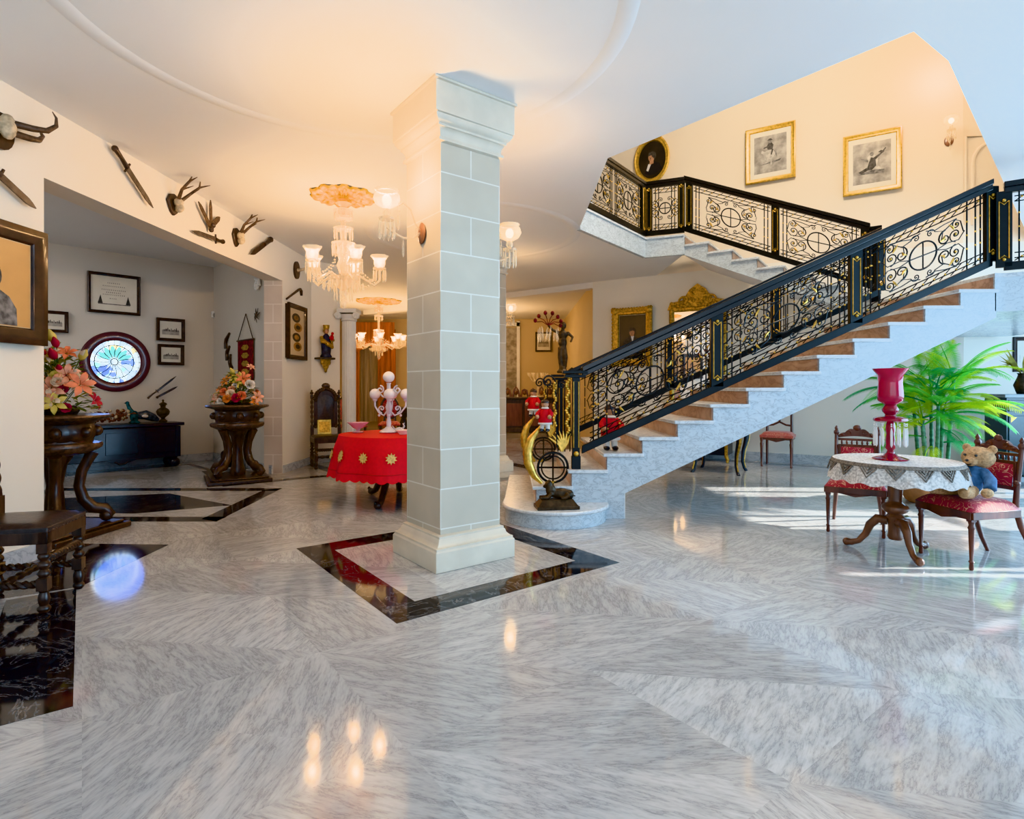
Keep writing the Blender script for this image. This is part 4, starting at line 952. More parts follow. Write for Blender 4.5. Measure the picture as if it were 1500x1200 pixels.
u,z=WSR.sz(362,460); u0,z0=WSR.sz(351,500); u1_,z1_=WSR.sz(373,500); _,zb=WSR.sz(362,556)
t=E('hanging_banner','burgundy embroidered banner hung by cords on the shaded side room wall','banner',WSR.at(u,z,.02),WSR.rz)
hw=(u1_-u0)/2; mb=MB(); mb.tube([(-hw-.03,-.01,z0-z),(hw+.03,-.01,z0-z)],.014,8); B(mb,'rod',m_wood,t)
mb=MB(); mb.tube([(-hw,-.01,z0-z),(0,0,0),(hw,-.01,z0-z)],.007,5); B(mb,'cord',m_wood,t)
mb=MB(); mb.plate([(-hw,zb-z),(0,zb-z-.08),(hw,zb-z),(hw,z0-z),(-hw,z0-z)],-.012,-.004,0); 
for i in range(4): mb.plate(ell(0,z0-z-.12-i*.13,hw*.5,.05,6),-.016,-.012,1)
B(mb,'cloth',[m_burg,m_goldf],t)
t=E('plaster_scroll','small white scroll ornament at the top of the shaded wall','ornament',WSR.at(*WSR.sz(380,420),.02),WSR.rz)
mb=MB(); mb.tube([(p[0],-.02,p[1]) for p in spiral((0,0),.09,1.6,0,1,.18)],.025,8); mb.tube([(.09,-.02,0),(.08,-.02,.09),(-.05,-.02,.12)],.025,8); B(mb,'scroll',m_plaster,t)
t=E('branch_ornament','dark metal branch ornament on the shaded wall beside the banner','ornament',WSR.at(*WSR.sz(379,462),.02),WSR.rz)
mb=MB(); 
for a in (0,.8,1.7,2.6,3.6,4.4,5.3): mb.tube([(0,-.01,0),(.06*cos(a),-.02,.05*sin(a)),(.11*cos(a+.3),-.01,.12*sin(a+.3))],[.01,.008,.003],5)
mb.ball((0,-.02,0),(.04,.02,.035),8); B(mb,'branch',m_steel,t)
t=E('alarm_sensor','small white alarm sensor in the side room corner','sensor',WSB.at(*WSB.sz(312,461),.0),WSB.rz)
mb=MB(); mb.box((0,-.03,0),(.07,.05,.12)); B(mb,'housing',m_plaster,t,bev=.01); mb=MB(); mb.ball((0,-.055,-.015),(.025,.012,.035),10); B(mb,'lens',m_paperb,t)
# ------------------------------------------------------------ turned carved chairs
def turned(mb,p0,p1,r,seg=5,mi=0,n=10):
    """ball-and-reel turned bar"""
    p0=V(p0);p1=V(p1);L=(p1-p0).length;prof=[]
    k=seg*8
    for i in range(k+1):
        u=i/k; ph=(u*seg)%1; rr=r*(.55+.45*abs(sin(PI*ph))); 
        if u<.04 or u>.96: rr=r
        prof.append((rr,L*u))
    mb.lathe(prof,p0,n,mi,axis=(p1-p0))
def twist(mb,p0,p1,r,turns=6,n=8):
    p0=V(p0);p1=V(p1);d=(p1-p0);L=d.length;dn=d.normalized();a=dn.orthogonal().normalized();b=dn.cross(a);N=int(turns*10)
    for s in(0,PI):
        mb.tube([p0+d*(i/N)+(a*cos(s+2*PI*turns*i/N)+b*sin(s+2*PI*turns*i/N))*r*.5 for i in range(N+1)],r*.62,n-2)
def carved_chair(name,label,loc,rz,w=.48,d=.46,sh=.50,back=True):
    """local: faces -Y, back at +Y"""
    t=E(name,label,'chair',loc,rz)
    mb=MB(); mb.surf(lambda u,v:((u-.5)*w,(v-.5)*d,sh-.02+.03*math.sqrt(max(0,1-(2*u-1)**6))*math.sqrt(max(0,1-(2*v-1)**6))),12,12); mb.box((0,0,sh-.03),(w,d,.03)); B(mb,'seat',m_leather,t,bev=.006)
    mb=MB(); 
    for s in(-1,1): mb.box((s*(w/2-.025),0,sh-.075),(.05,d,.07)); mb.box((0,s*(d/2-.025),sh-.075),(w,.05,.07))
    for s in (-1,1):
        for i in range(12): mb.ball((-w/2+w*(i+.5)/12,s*d/2,sh-.04),.007,5)
    B(mb,'seat_rail',m_wood,t,bev=.004)
    for sx in(-1,1):
        for sy in(-1,1):
            x,y=sx*(w/2-.03),sy*(d/2-.03); mb=MB(); mb.box((x,y,sh-.12),(.055,.055,.09)); turned(mb,(x,y,.20),(x,y,sh-.16),.032,3); mb.box((x,y,.165),(.055,.055,.07)); turned(mb,(x,y,.03),(x,y,.13),.03,1); mb.lathe([(.02,0),(.032,.015),(.032,.03),(.018,.045)],(x,y,0),10); B(mb,'leg',m_wood,t)
    for s in(-1,1):
        mb=MB(); twist(mb,(s*(w/2-.03),-d/2+.05,.165),(s*(w/2-.03),d/2-.05,.165),.022,5); B(mb,'stretcher',m_wood,t)
    mb=MB(); turned(mb,(-w/2+.03,0,.165),(w/2-.03,0,.165),.024,5); B(mb,'stretcher',m_wood,t)
    mb=MB(); twist(mb,(-w/2+.05,-d/2+.03,.30),(w/2-.05,-d/2+.03,.30),.024,6); B(mb,'stretcher',m_wood,t)
    if back:
        H=1.30
        for s in(-1,1):
            mb=MB(); x=s*(w/2-.03); mb.box((x,d/2-.03,sh+.05),(.05,.05,.12)); turned(mb,(x,d/2-.03,sh+.1),(x,d/2,H-.12),.024,7); mb.ball((x,d/2,H-.09),.03,8); mb.ball((x,d/2,H-.05),.015,8); B(mb,'back_post',m_wood,t)
        mb=MB(); pts=[]
        a=w/2-.06
        for i in range(19): th=PI*i/18; pts.append((-a*cos(th),H-.20+.19*sin(th)))
        out=[(-a,sh+.14)]+pts+[(a,sh+.14)]; inn=[(x*.70,(z if z<sh+.2 else H-.22+(z-H+.20)*.55)) for x,z in out]
        n=len(out); vs=[(x,d/2-.03,z) for x,z in out]+[(x,d/2-.03,z) for x,z in inn]+[(x,d/2+.01,z) for x,z in out]+[(x,d/2+.01,z) for x,z in inn]
        fs=[(i,i+1,n+i+1,n+i) for i in range(n-1)]+[(2*n+i+1,2*n+i,3*n+i,3*n+i+1) for i in range(n-1)]+[(i+1,i,2*n+i,2*n+i+1) for i in range(n-1)]+[(n+i,n+i+1,3*n+i+1,3*n+i) for i in range(n-1)]
        mb.add(vs,fs,0,False); r=random.Random(5)
        for i in range(n): mb.ball((out[i][0]*.86,d/2-.04,out[i][1]*.97+inn[i][1]*.03-.01),(.026,.016,.026),6); mb.ball((out[i][0]*1.0,d/2-.02,out[i][1]+.005),(.018,.015,.018),6)
        mb.ball((0,d/2-.03,H+.03),(.07,.03,.05),10)
        mb.box((0,d/2-.01,sh+.15),(2*a,.04,.07)); B(mb,'carved_back',m_wood,t)
        mb=MB(); mb.surf(lambda u,v:((u-.5)*a*1.38,d/2-.012-.02*sin(PI*u)*sin(PI*v),sh+.17+(H-.30-sh)*v+ (.07*sin(PI*u) if v>.99 else 0)),10,12); B(mb,'back_panel',m_leather,t)
    return t
# near left chair
carved_chair('carved_chair','dark leather-seated carved chair with turned legs at left foreground','',0) if False else None
carved_chair('carved_chair','dark carved chair with leather seat and turned legs at the left edge, foreground',(-2.97,3.42,0),math.radians(104),.46,.50,.51)
carved_chair('carved_chair','tall-backed dark carved chair against the wall below the saint figure',(-3.02,9.30,0),math.radians(28),.50,.46,.52)
t=E('gold_plaque','square gold-coloured plaque propped on the tall-backed carved chair','plaque',(-3.13,9.45,.525),math.radians(28))
mb=MB(); mb.box((0,0,.12),(.22,.02,.24),rx=-.2); B(mb,'plaque_board',m_plaq,t,bev=.004); mb=MB(); mb.box((0,-.012,.12),(.17,.004,.18),rx=-.2); B(mb,'etched_panel',m_goldf,t)
# ------------------------------------------------------------ Victorian crimson chairs
def trap(u,v,wf,wb,d): 
    w=wf*(1-v)+wb*v; return ((u-.5)*w,(v-.5)*d)
def crimson_chair(label,loc,rz):
    wf,wb,d,sh=.46,.38,.44,.46
    t=E('crimson_chair',label,'chair',loc,rz,group=None)
    def fs(u,v):
        x,y=trap(u,v,wf+.02,wb+.02,d+.02); e=(1-abs(2*u-1)**5)*(1-abs(2*v-1)**5); return (x*(1+.03*e),y*(1+.03*e),sh-.045+.075*e**.6)
    mb=MB(); mb.surf(fs,16,16); 
    mb.add([(*trap(0,0,wf+.02,wb+.02,d+.02),sh-.05),(*trap(1,0,wf+.02,wb+.02,d+.02),sh-.05),(*trap(1,1,wf+.02,wb+.02,d+.02),sh-.05),(*trap(0,1,wf+.02,wb+.02,d+.02),sh-.05)],[(3,2,1,0)],0,False)
    B(mb,'seat',m_dam,t)
    mb=MB(); P=[trap(0,0,wf,wb,d),trap(1,0,wf,wb,d),trap(1,1,wf,wb,d),trap(0,1,wf,wb,d)]
    for i in range(4): a=P[i];b=P[(i+1)%4]; mb.sbar((*a,sh-.10),(*b,sh-.10),.025,.055)
    mb.plate([(-.12,sh-.10),(0,sh-.125),(.12,sh-.10)],-d/2-.012,-d/2+.012); B(mb,'seat_frame',m_woodm,t,bev=.003)
    for s in(0,1):
        x,y=trap(s,0,wf-.04,wb,d-.04); mb=MB(); mb.box((x,y,sh-.08),(.042,.042,.07)); mb.lathe([(.011,0),(.016,.01),(.013,.05),(.019,.06),(.012,.07),(.017,.2),(.019,.29),(.024,.30),(.016,.32),(.022,.34),(.019,.35)],(x,y,0),12); B(mb,'leg',m_woodm,t)
    for s in(0,1):
        sx=-1 if s==0 else 1; x=sx*(wb/2-.02); mb=MB(); mb.tube([(x*1.18,d/2+.17,0),(x*1.12,d/2+.10,.12),(x*1.03,d/2+.03,.28),(x,d/2-.01,.42),(x,d/2,.55),(x,d/2+.045,.86)],[.014,.017,.02,.022,.018,.016],8)
        mb.lathe([(.018,0),(.024,.015),(.024,.03),(.012,.045),(.018,.06),(.004,.085)],(x,d/2+.045,.85),10); mb.ball((x,d/2+.0,.6),.024,8); B(mb,'rear_leg_and_post',m_woodm,t,label='saber rear leg continuing into back post')
    mb=MB(); a=wb/2-.045; yb=lambda z:d/2+.045*(z-.5)/.36
    for z in (.56,.745): mb.box((0,yb(z),z),(2*a+.06,.022,.028))
    mb.box((0,yb(.80),.805),(2*a+.06,.02,.022)); 
    for s in(-1,1): mb.box((s*a,yb(.65),.65),(.022,.02,.2))
    for i in range(7): x=-a+.02+(2*a-.04)*i/6; mb.lathe([(.006,0),(.011,.02),(.006,.04)],(x,yb(.77),.757),8)
    B(mb,'back_frame',m_woodm,t,bev=.002)
    mb=MB(); mb.surf(lambda u,v:((u-.5)*2*(a-.01),yb(.57+.165*v)-.015-.022*sin(PI*u)**.5*sin(PI*v)**.5 if 0<u<1 and 0<v<1 else yb(.57+.165*v)-.01,.572+.163*v),10,8); B(mb,'back_cushion',m_dam,t)
    mb=MB(); y=yb(.88); out=[]
    for i in range(21):
        u=i/20; x=(u-.5)*2*(a+.02); z=.835+.075*sin(PI*u)**1.4+.012*abs(sin(5*PI*u)); out.append((x,z))
    low=[((i/20-.5)*2*(a+.02),.818+.02*sin(PI*i/20)) for i in range(21)]
    mb.plate(low+out[::-1],y-.014,y+.008)
    mb.ball((0,y-.01,.918),(.035,.018,.028),8)
    for s in(-1,1): mb.tube([(s*(.065+.028*cos(q)*(1-q/9)),y-.016,.868+.024*sin(q)*(1-q/9)) for q in [i*.5 for i in range(13)]],.006,5); mb.ball((s*.12,y-.014,.85),(.02,.01,.012),6)
    B(mb,'carved_crest',m_woodm,t); return t
ch=crimson_chair('crimson damask chair with empty seat, left of the lace-covered table',(3.14,5.17,0),math.radians(-33))
ch2=dup(ch,(3.44,4.27,0),math.radians(-82),'crimson damask chair holding the teddy bear, right of the lace-covered table')
# small coral chair by the back wall
t=E('coral_side_chair','small mahogany side chair with faded coral seat against the back wall','chair',(4.42,9.42,0),math.radians(-32))
w,d,sh=.50,.44,.56
mb=MB(); mb.surf(lambda u,v:((u-.5)*w,(v-.5)*d,sh-.05+.07*((1-abs(2*u-1)**4)*(1-abs(2*v-1)**4))**.5),12,12); mb.box((0,0,sh-.06),(w,d,.04)); B(mb,'seat',m_dam2,t)
mb=MB(); mb.box((0,0,sh-.095),(w-.02,d-.02,.04)); mb.plate([(-.15,sh-.11),(0,sh-.15),(.15,sh-.11)],-d/2,-d/2+.02); B(mb,'seat_rail',m_woodm,t)
for s in(-1,1):
    mb=MB(); mb.lathe([(.014,0),(.02,.02),(.016,.03),(.022,.3),(.028,.38),(.02,.4),(.03,.47)],(s*(w/2-.03),-d/2+.03,0),10); B(mb,'leg',m_woodm,t)
    mb=MB(); mb.tube([(s*(w/2-.06),d/2-.03,0),(s*(w/2-.06),d/2-.04,.5),(s*(w/2-.07),d/2+.02,1.05)],[.018,.022,.018],8); B(mb,'rear_leg_and_post',m_woodm,t)
mb=MB(); yb=d/2-.01; mb.tube([(-w/2+.07,yb,.66),(-.1,yb,.67),(0,yb,.72),(.1,yb,.67),(w/2-.07,yb,.66)],.016,6); mb.tube([(0,yb,.72),(0,yb+.01,.86)],.018,6); mb.tube([(0,yb+.01,.84),(-.09,yb+.01,.93),(-w/2+.07,yb+.02,1.0)],.012,6); mb.tube([(0,yb+.01,.84),(.09,yb+.01,.93),(w/2-.07,yb+.02,1.0)],.012,6); mb.box((0,yb+.02,1.03),(w-.12,.025,.06)); B(mb,'splat',m_woodm,t)
# ------------------------------------------------------------ lace-covered tripod table
TX,TY=3.01,4.45
t=E('tripod_table','round wooden pedestal table with carved scroll feet between the crimson chairs','table',(TX,TY,0))
mb=MB(); mb.lathe([(.001,.70),(.37,.70),(.39,.71),(.39,.725),(.37,.733),(.001,.734)],n=40,cap=False); B(mb,'tabletop',m_woodb,t)
mb=MB(); mb.lathe([(.045,.11),(.055,.13),(.05,.16),(.05,.26),(.065,.29),(.05,.31),(.085,.335),(.095,.355),(.085,.38),(.05,.40),(.045,.42),(.052,.5),(.045,.66),(.08,.69),(.12,.70)],n=20); B(mb,'pedestal',m_woodb,t)
for a in (138,262,20):
    a=math.radians(a); mb=MB(); P=[(.05,.25),(.12,.255),(.17,.20),(.20,.12),(.25,.055),(.30,.035),(.335,.035)]
    mb.tube([(r*cos(a),r*sin(a),z) for r,z in P],[.035,.036,.032,.026,.022,.026,.03],8); mb.ball((.335*cos(a),.335*sin(a),.033),(.032,.032,.032),8); B(mb,'leg',m_woodb,t)
cl=MB()
def lace(u,v):
    a=2*PI*u; 
    if v<.5: r=.43*v*2; return (r*cos(a),r*sin(a),.7365)
    q=(v-.5)*2; sc=.5+.5*cos(a*18); r=.43+.045*q+.012*q*sin(a*9); z=.7365-.145*q-(.02*q*q*sc); 
    return (r*cos(a),r*sin(a),z)
cl.surf(lace,144,16,cu=True)
for i in range(16):
    a0=2*PI*(i+.5)/16
    for k,(h,zz) in enumerate(((.13,.0),(.08,.0),(.035,0))):
        pts=[(a0-h*1.0,-.03),(a0,-.03-h*.55),(a0+h*1.0,-.03)]
        w=.012
        P3=[]
        for (aa,dz) in pts:
            q=-dz/.145; r=.43+.045*q+.006; P3.append((r*cos(aa),r*sin(aa),.7365+dz))
        cl.tube(P3,.0075,4,1)
cl.lathe([(.435,.735),(.446,.712),(.444,.708),(.433,.733)],n=60,mi=1,cap=False)
o=B(cl,'lace_cloth',[m_lace,m_lace2],None,loc=(TX,TY,0)); tag(o,'round white and taupe lace cloth over the tripod table','tablecloth')
LX,LY=2.965,4.44
t=E('ruby_oil_lamp','tall ruby glass lamp with tulip shade and crystal drops on the lace table','lamp',(LX,LY,.738))
k=.71
mb=MB(); mb.lathe([(.001,0),(.12,0),(.122,.008),(.10,.016),(.05,.03),(.03,.05)],n=32,cap=False,wob=lambda a,i:1+.03*cos(a*12)); B(mb,'foot',m_rubyd,t)
mb=MB(); mb.lathe([(.03,.045),(.022,.07),(.036,.09),(.03,.12),(.034,.15),(.028,.2),(.034,.24),(.03,.28),(.02,.30)],n=8); B(mb,'stem',m_rubyd,t)
mb=MB(); mb.lathe([(.02,.295),(.10,.295),(.118,.305),(.115,.322),(.09,.335),(.04,.34),(.035,.35)],n=32); B(mb,'drip_dish',m_rubyd,t)
mb=MB(); mb.lathe([(.035,.35),(.055,.375),(.058,.395),(.04,.425),(.05,.435)],n=10); B(mb,'font',m_rubyd,t)
mb=MB(); mb.lathe([(.05,.435),(.085,.46),(.09,.50),(.082,.6),(.088,.66),(.118,.70),(.125,.712),(.12,.712),(.083,.66),(.077,.6),(.084,.5),(.078,.465),(.05,.442)],n=32,cap=False); B(mb,'shade',m_ruby,t)
for i in range(12):
    a=2*PI*i/12; mb=MB()
    for z in (.28,.265): mb.ball((.108*cos(a),.108*sin(a),z),.007,6)
    mb.lathe([(.001,.10),(.009,.12),(.009,.225),(.004,.25)],(.108*cos(a),.108*sin(a),0),6,cap=False); B(mb,'crystal_drop',m_crys,t)
# teddy bear
t=E('teddy_bear','tan teddy bear in a blue denim shirt slumped on the right crimson chair','toy',(3.41,4.25,.487),math.radians(-70))
t.scale=(1.12,1.12,1.12)
mb=MB(); mb.ball((0,.0,.085),(.085,.095,.08),14); mb.ball((.0,.06,.145),(.078,.075,.07),12)
mb.tube([(-.06,.06,.17),(-.13,.0,.12),(-.14,-.06,.07)],[.035,.037,.037],8); mb.tube([(.06,.06,.17),(.13,.02,.12),(.155,-.03,.07)],[.035,.037,.037],8); B(mb,'denim_shirt',m_blue,t,remesh=.007)
mb=MB(); mb.ball((.01,.10,.255),(.098,.082,.075),16); mb.ball((.01,.022,.232),(.042,.035,.034),10)
for s_ in(-1,1): mb.ball((.01+s_*.078,.115,.315),(.030,.018,.030),10)
B(mb,'head',m_bear,t,remesh=.006)
mb=MB(); mb.ball((.01,-.014,.242),(.012,.008,.009),8); 
for s_ in(-1,1): mb.ball((.01+s_*.034,.020,.275),.009,8)
mb.tube([(-.012,-.006,.219),(.01,-.012,.213),(.032,-.006,.219)],.003,5); B(mb,'face_features',m_ink,t,label='dark nose, eyes and mouth')
for s_ in(-1,1):
    mb=MB(); mb.tube([(s_*.045,-.03,.045),(s_*.080,-.11,.042),(s_*.095,-.17,.045)],[.045,.042,.036],10); mb.ball((s_*.097,-.185,.055),(.038,.026,.046),10); B(mb,'leg',m_bear,t,remesh=.006)
    mb=MB(); mb.ball((-.14 if s_<0 else .155,-.085 if s_<0 else -.055,.048),(.032,.04,.032),10); B(mb,'paw',m_bear,t)
# ------------------------------------------------------------ round table with red cloth
RX,RY=-1.33,6.55
t=E('pedestal_table','dark carved pedestal table with scrolled feet under the red cloth','table',(RX,RY,0))
mb=MB(); mb.lathe([(.001,.73),(.61,.73),(.62,.74),(.62,.75),(.6,.762),(.001,.763)],n=40,cap=False); B(mb,'tabletop',m_wood,t)
mb=MB(); mb.lathe([(.07,.2),(.09,.24),(.07,.3),(.11,.4),(.06,.5),(.05,.65),(.12,.72),(.15,.73)],n=18); B(mb,'pedestal',m_wood,t)
for a in (-102,138,24,98):
    a=math.radians(a); mb=MB(); P=[(.06,.40),(.18,.42),(.28,.33),(.34,.18),(.42,.07),(.50,.04),(.53,.06)]
    mb.tube([(r*cos(a),r*sin(a),z) for r,z in P],[.05,.055,.05,.042,.036,.038,.03],8); mb.ball((.51*cos(a),.51*sin(a),.042),(.045,.045,.042),8); mb.ball((.27*cos(a),.27*sin(a),.36),(.06,.06,.06),8); mb.ball((.56*cos(a),.56*sin(a),.07),(.02,.02,.025),6); B(mb,'leg',m_wood,t)
cl=MB()
def redc(u,v):
    a=2*PI*u
    if v<.4: r=.645*v/.4; return (r*cos(a),r*sin(a),.772)
    q=(v-.4)/.6; fold=.5+.5*sin(a*11+1.5*sin(a*2)); r=.645+.02*math.sin(min(1,q*3)*PI/2)+.11*q*(.35+.65*fold); sc=abs(sin(a*21)); z=.772-.012*(q>0)-.43*q-.022*q*q*sc; 
    return (r*cos(a),r*sin(a),z)
cl.surf(redc,252,20,cu=True)
def patch(a0,zq,s_):
    P=[];n=20
    def on(a,z):
        q=(.772-z)/.43; fold=.5+.5*sin(a*11+1.5*sin(a*2)); r=.645+.02+.11*q*(.35+.65*fold)+.016; return (r*cos(a),r*sin(a),z)
    ctr=on(a0,zq); vs=[ctr]+[on(a0+s_*(1 if i%2 else .62)*cos(2*PI*i/n)/.72,zq+s_*(1 if i%2 else .62)*sin(2*PI*i/n)) for i in range(n)]
    cl.add(vs,[(0,1+i,1+(i+1)%n) for i in range(n)],1,False)
for a in (-158,-133,-108,-83,-58,-30,0,40,80,120,160): patch(math.radians(a),.565,.062); 
patch(math.radians(-132),.60,.04)
n=200; cl.tube([ (lambda a:((.645+.02+.11*.86*(.35+.65*(.5+.5*sin(a*11+1.5*sin(a*2))))+.004)*cos(a),(.645+.02+.11*.86*(.35+.65*(.5+.5*sin(a*11+1.5*sin(a*2))))+.004)*sin(a),.40))(2*PI*i/n) for i in range(n)],.003,4,2,closed=True)
o=B(cl,'red_tablecloth',[m_redc,m_yel,M('dark red braid',(.35,.02,.02),.6)],None,loc=(RX,RY,0)); tag(o,'bright red scalloped tablecloth with gold embroidered flowers','tablecloth')
# white candelabra with globes
CX,CY=-1.44,6.62
t=E('globe_candelabra','white scrolled candelabra with frosted globes on the red table','candelabra',(CX,CY,.775))
m_wm=M('white enamelled metal',(.72,.68,.74),.3,var=.08)
mb=MB(); mb.lathe([(.10,0),(.11,.01),(.09,.03),(.05,.05),(.03,.07)],n=24); mb.lathe([(.025,.06),(.03,.12),(.02,.18),(.028,.25),(.04,.30),(.03,.33),(.018,.38),(.028,.44),(.022,.56),(.03,.58)],n=14); B(mb,'stem',m_wm,t)
def carm(a,r,zt,z0,sc_):
    ca,sa=cos(a),sin(a)
    P=[(.02,z0),(r*.35,z0-.05),(r*.7,z0-.02),(r,z0+.06),(r,zt)]
    mb=MB(); mb.tube([(q*ca,q*sa,z) for q,z in P],.011,7); sp=spiral((r*.5,z0+.03),.05,1.4,-1.6,1,.2); mb.tube([(q*ca,q*sa,z) for q,z in sp],.008,6); mb.lathe([(.01,zt-.02),(.03,zt),(.03,zt+.01)],(r*ca,r*sa,0),12)
    mb.ball((r*.7*ca,r*.7*sa,z0-.05),.016,6); B(mb,'arm',m_wm,t)
    mb=MB(); mb.ball((r*ca,r*sa,zt+.07),(.066,.066,.064),16); B(mb,'globe',m_globe,t)
for a,r in ((180,.16),(-75,.03+.05),(0,.20),(90,.18)): carm(math.radians(a),r if r>.1 else .10,.38,.25,1)
for s in(-1,1):
    mb=MB(); sp=spiral((s*.10,.50),.05,1.3,PI/2,s,.15); mb.tube([(q,0,z) for q,z in sp],.009,6); mb.tube([(0,0,.40),(s*.07,0,.42),(s*.14,0,.50)],.010,6); B(mb,'scroll',m_wm,t)
mb=MB(); mb.ball((0,0,.65),(.070,.070,.066),16); B(mb,'globe',m_globe,t)
t=E('pink_glass_bowl','ruffled pink glass bowl on the red table','bowl',(-1.80,6.62,.775))
mb=MB(); mb.lathe([(.06,0),(.07,.008),(.02,.02),(.025,.04),(.06,.06),(.09,.09),(.12,.12),(.115,.118),(.085,.088),(.03,.06),(.001,.055)],n=40,cap=False,wob=lambda a,i:1+(.10*cos(a*6) if i in(6,7) else 0)); B(mb,'bowl',m_pinkg,t)
for (x,y,l,h) in ((-1.30,6.55,'small clear crystal bird figurine beside the candelabra',.09),(-1.22,6.35,'low faceted crystal dish at the column-side of the red table',.06)):
    t=E('crystal_ornament',l,'ornament',(x,y,.775)); mb=MB(); 
    if h>.07: mb.ball((0,0,.035),(.05,.03,.034),10); mb.tube([(.03,0,.04),(.055,0,.08),(.04,0,.11),(.06,0,.115)],[.014,.009,.009,.004],6); mb.plate([(-.03,.04),(-.09,.09),(-.05,.03)],-.005,.005)
    else: mb.lathe([(.04,0),(.05,.01),(.09,.05),(.085,.05),(.001,.015)],n=10,cap=False)
    B(mb,'glass_body',m_crys,t)
# ------------------------------------------------------------ pedestal planters
def planter(label,loc,rz):
    t=E('carved_pedestal',label,'pedestal',loc,rz)
    mb=MB(); mb.prism([(-.40,-.40),(.40,-.40),(.40,.40),(-.40,.40)],.001,.05); mb.prism([(-.36,-.36),(.36,-.36),(.36,.36),(-.36,.36)],.05,.075); B(mb,'base_plate',m_wood,t,bev=.01)
    mb=MB(); mb.lathe([(.09,.075),(.11,.12),(.08,.2),(.06,.45),(.09,.62),(.14,.70)],n=18); B(mb,'centre_column',m_wood,t)
    for i in range(4):
        a=PI/4+i*PI/2; mb=MB(); P=[(.36,.10),(.40,.14),(.36,.19),(.27,.21),(.20,.30),(.17,.42),(.19,.55),(.24,.66),(.27,.72)]
        mb.tube([(r*cos(a),r*sin(a),z) for r,z in P],[.03,.045,.05,.052,.046,.042,.042,.045,.05],8); mb.ball((.37*cos(a),.37*sin(a),.13),(.055,.055,.055),8); mb.ball((.25*cos(a),.25*sin(a),.24),(.04,.04,.06),8); B(mb,'leg',m_wood,t)
    mb=MB(); mb.lathe([(.14,.70),(.25,.72),(.33,.76),(.34,.79),(.33,.81),(.27,.82),(.27,.84)],n=32,wob=lambda a,i:1+.03*cos(a*16)); B(mb,'gadrooned_ring',m_woodc,t)
    mb=MB(); mb.lathe([(.27,.83),(.29,.86),(.30,.92),(.28,.98),(.30,1.0)],n=32)
    for i in range(8): a=2*PI*i/8; mb.ball((.30*cos(a),.30*sin(a),.91),(.05,.05,.05),8)
    B(mb,'drum',m_wood,t)
    mb=MB(); mb.lathe([(.001,1.0),(.30,1.0),(.40,1.03),(.41,1.045),(.40,1.06),(.34,1.065),(.001,1.06)],n=40,cap=False); B(mb,'top_rim',m_woodc,t)
    return t
m_woodc=M('paler carved wood',(.13,.075,.05),.3,var=.4,scale=30,bump=.4,coat=.3)  # paler wood tone for the ring and top rim
planter('dark carved pedestal holding the left flower arrangement',(-4.02,4.98,0),-.1)
planter('dark carved pedestal holding flowers, in front of the stone pier',(-3.86,7.97,0),.55)
# ------------------------------------------------------------ flowers
def petal_mesh(kind,col):
    mb=MB()
    if kind=='rose':
        for ring_,(n,r,h,tilt) in enumerate(((5,.042,.02,1.0),(5,.03,.034,.6),(3,.016,.042,.2))):
            for i in range(n):
                a=2*PI*i/n+ring_*.6
                def fn(u,v,a=a,r=r,h=h,tilt=tilt,n=n):
                    aa=a+(u-.5)*2*PI/n*1.25; rr=r*(.35+.65*v)*(1+.18*v*tilt*(1-abs(2*u-1))); return (rr*cos(aa),rr*sin(aa),h*(v**.7)+.004*sin(u*PI))
                mb.surf(fn,3,3)
    elif kind=='lily':
        for i in range(6):
            a=2*PI*i/6
            def fn(u,v,a=a): w=.018*sin(PI*min(1,v*.95+.05))*(u-.5)*2; r=.008+.07*v; z=.05*v-.045*v**3; return (r*cos(a)-w*sin(a),r*sin(a)+w*cos(a),z+.006*abs(u-.5))
            mb.surf(fn,2,5)
        for i in range(4): a=i*PI/2; mb.tube([(0,0,0),(.015*cos(a),.015*sin(a),.05)],.0015,3)
    elif kind=='bud':
        mb.lathe([(.004,0),(.018,.02),(.02,.045),(.008,.075),(.001,.085)],n=8)
    else:
        for i in range(8):
            a=2*PI*i/8; mb.add([(0,0,.01),(.03*cos(a-.25),.03*sin(a-.25),.012),(.038*cos(a),.038*sin(a),.006),(.03*cos(a+.25),.03*sin(a+.25),.012)],[(0,1,2,3)])
        mb.ball((0,0,.012),(.01,.01,.007),6)
    return mb.mesh(kind,FC[col])
MC={}
def flower(parent,kind,col,loc,dirn,s,name=None):
    if (kind,col) not in MC: MC[(kind,col)]=petal_mesh(kind,col)
    o=bpy.data.objects.new({'rose':'rose','lily':'lily','bud':'flower_bud','daisy':'daisy'}[kind],MC[(kind,col)]); C.objects.link(o); o.parent=parent; o.location=loc; o.scale=(s,s,s)
    o.rotation_mode='QUATERNION'; o.rotation_quaternion=V((0,0,1)).rotation_difference(V(dirn)); return o
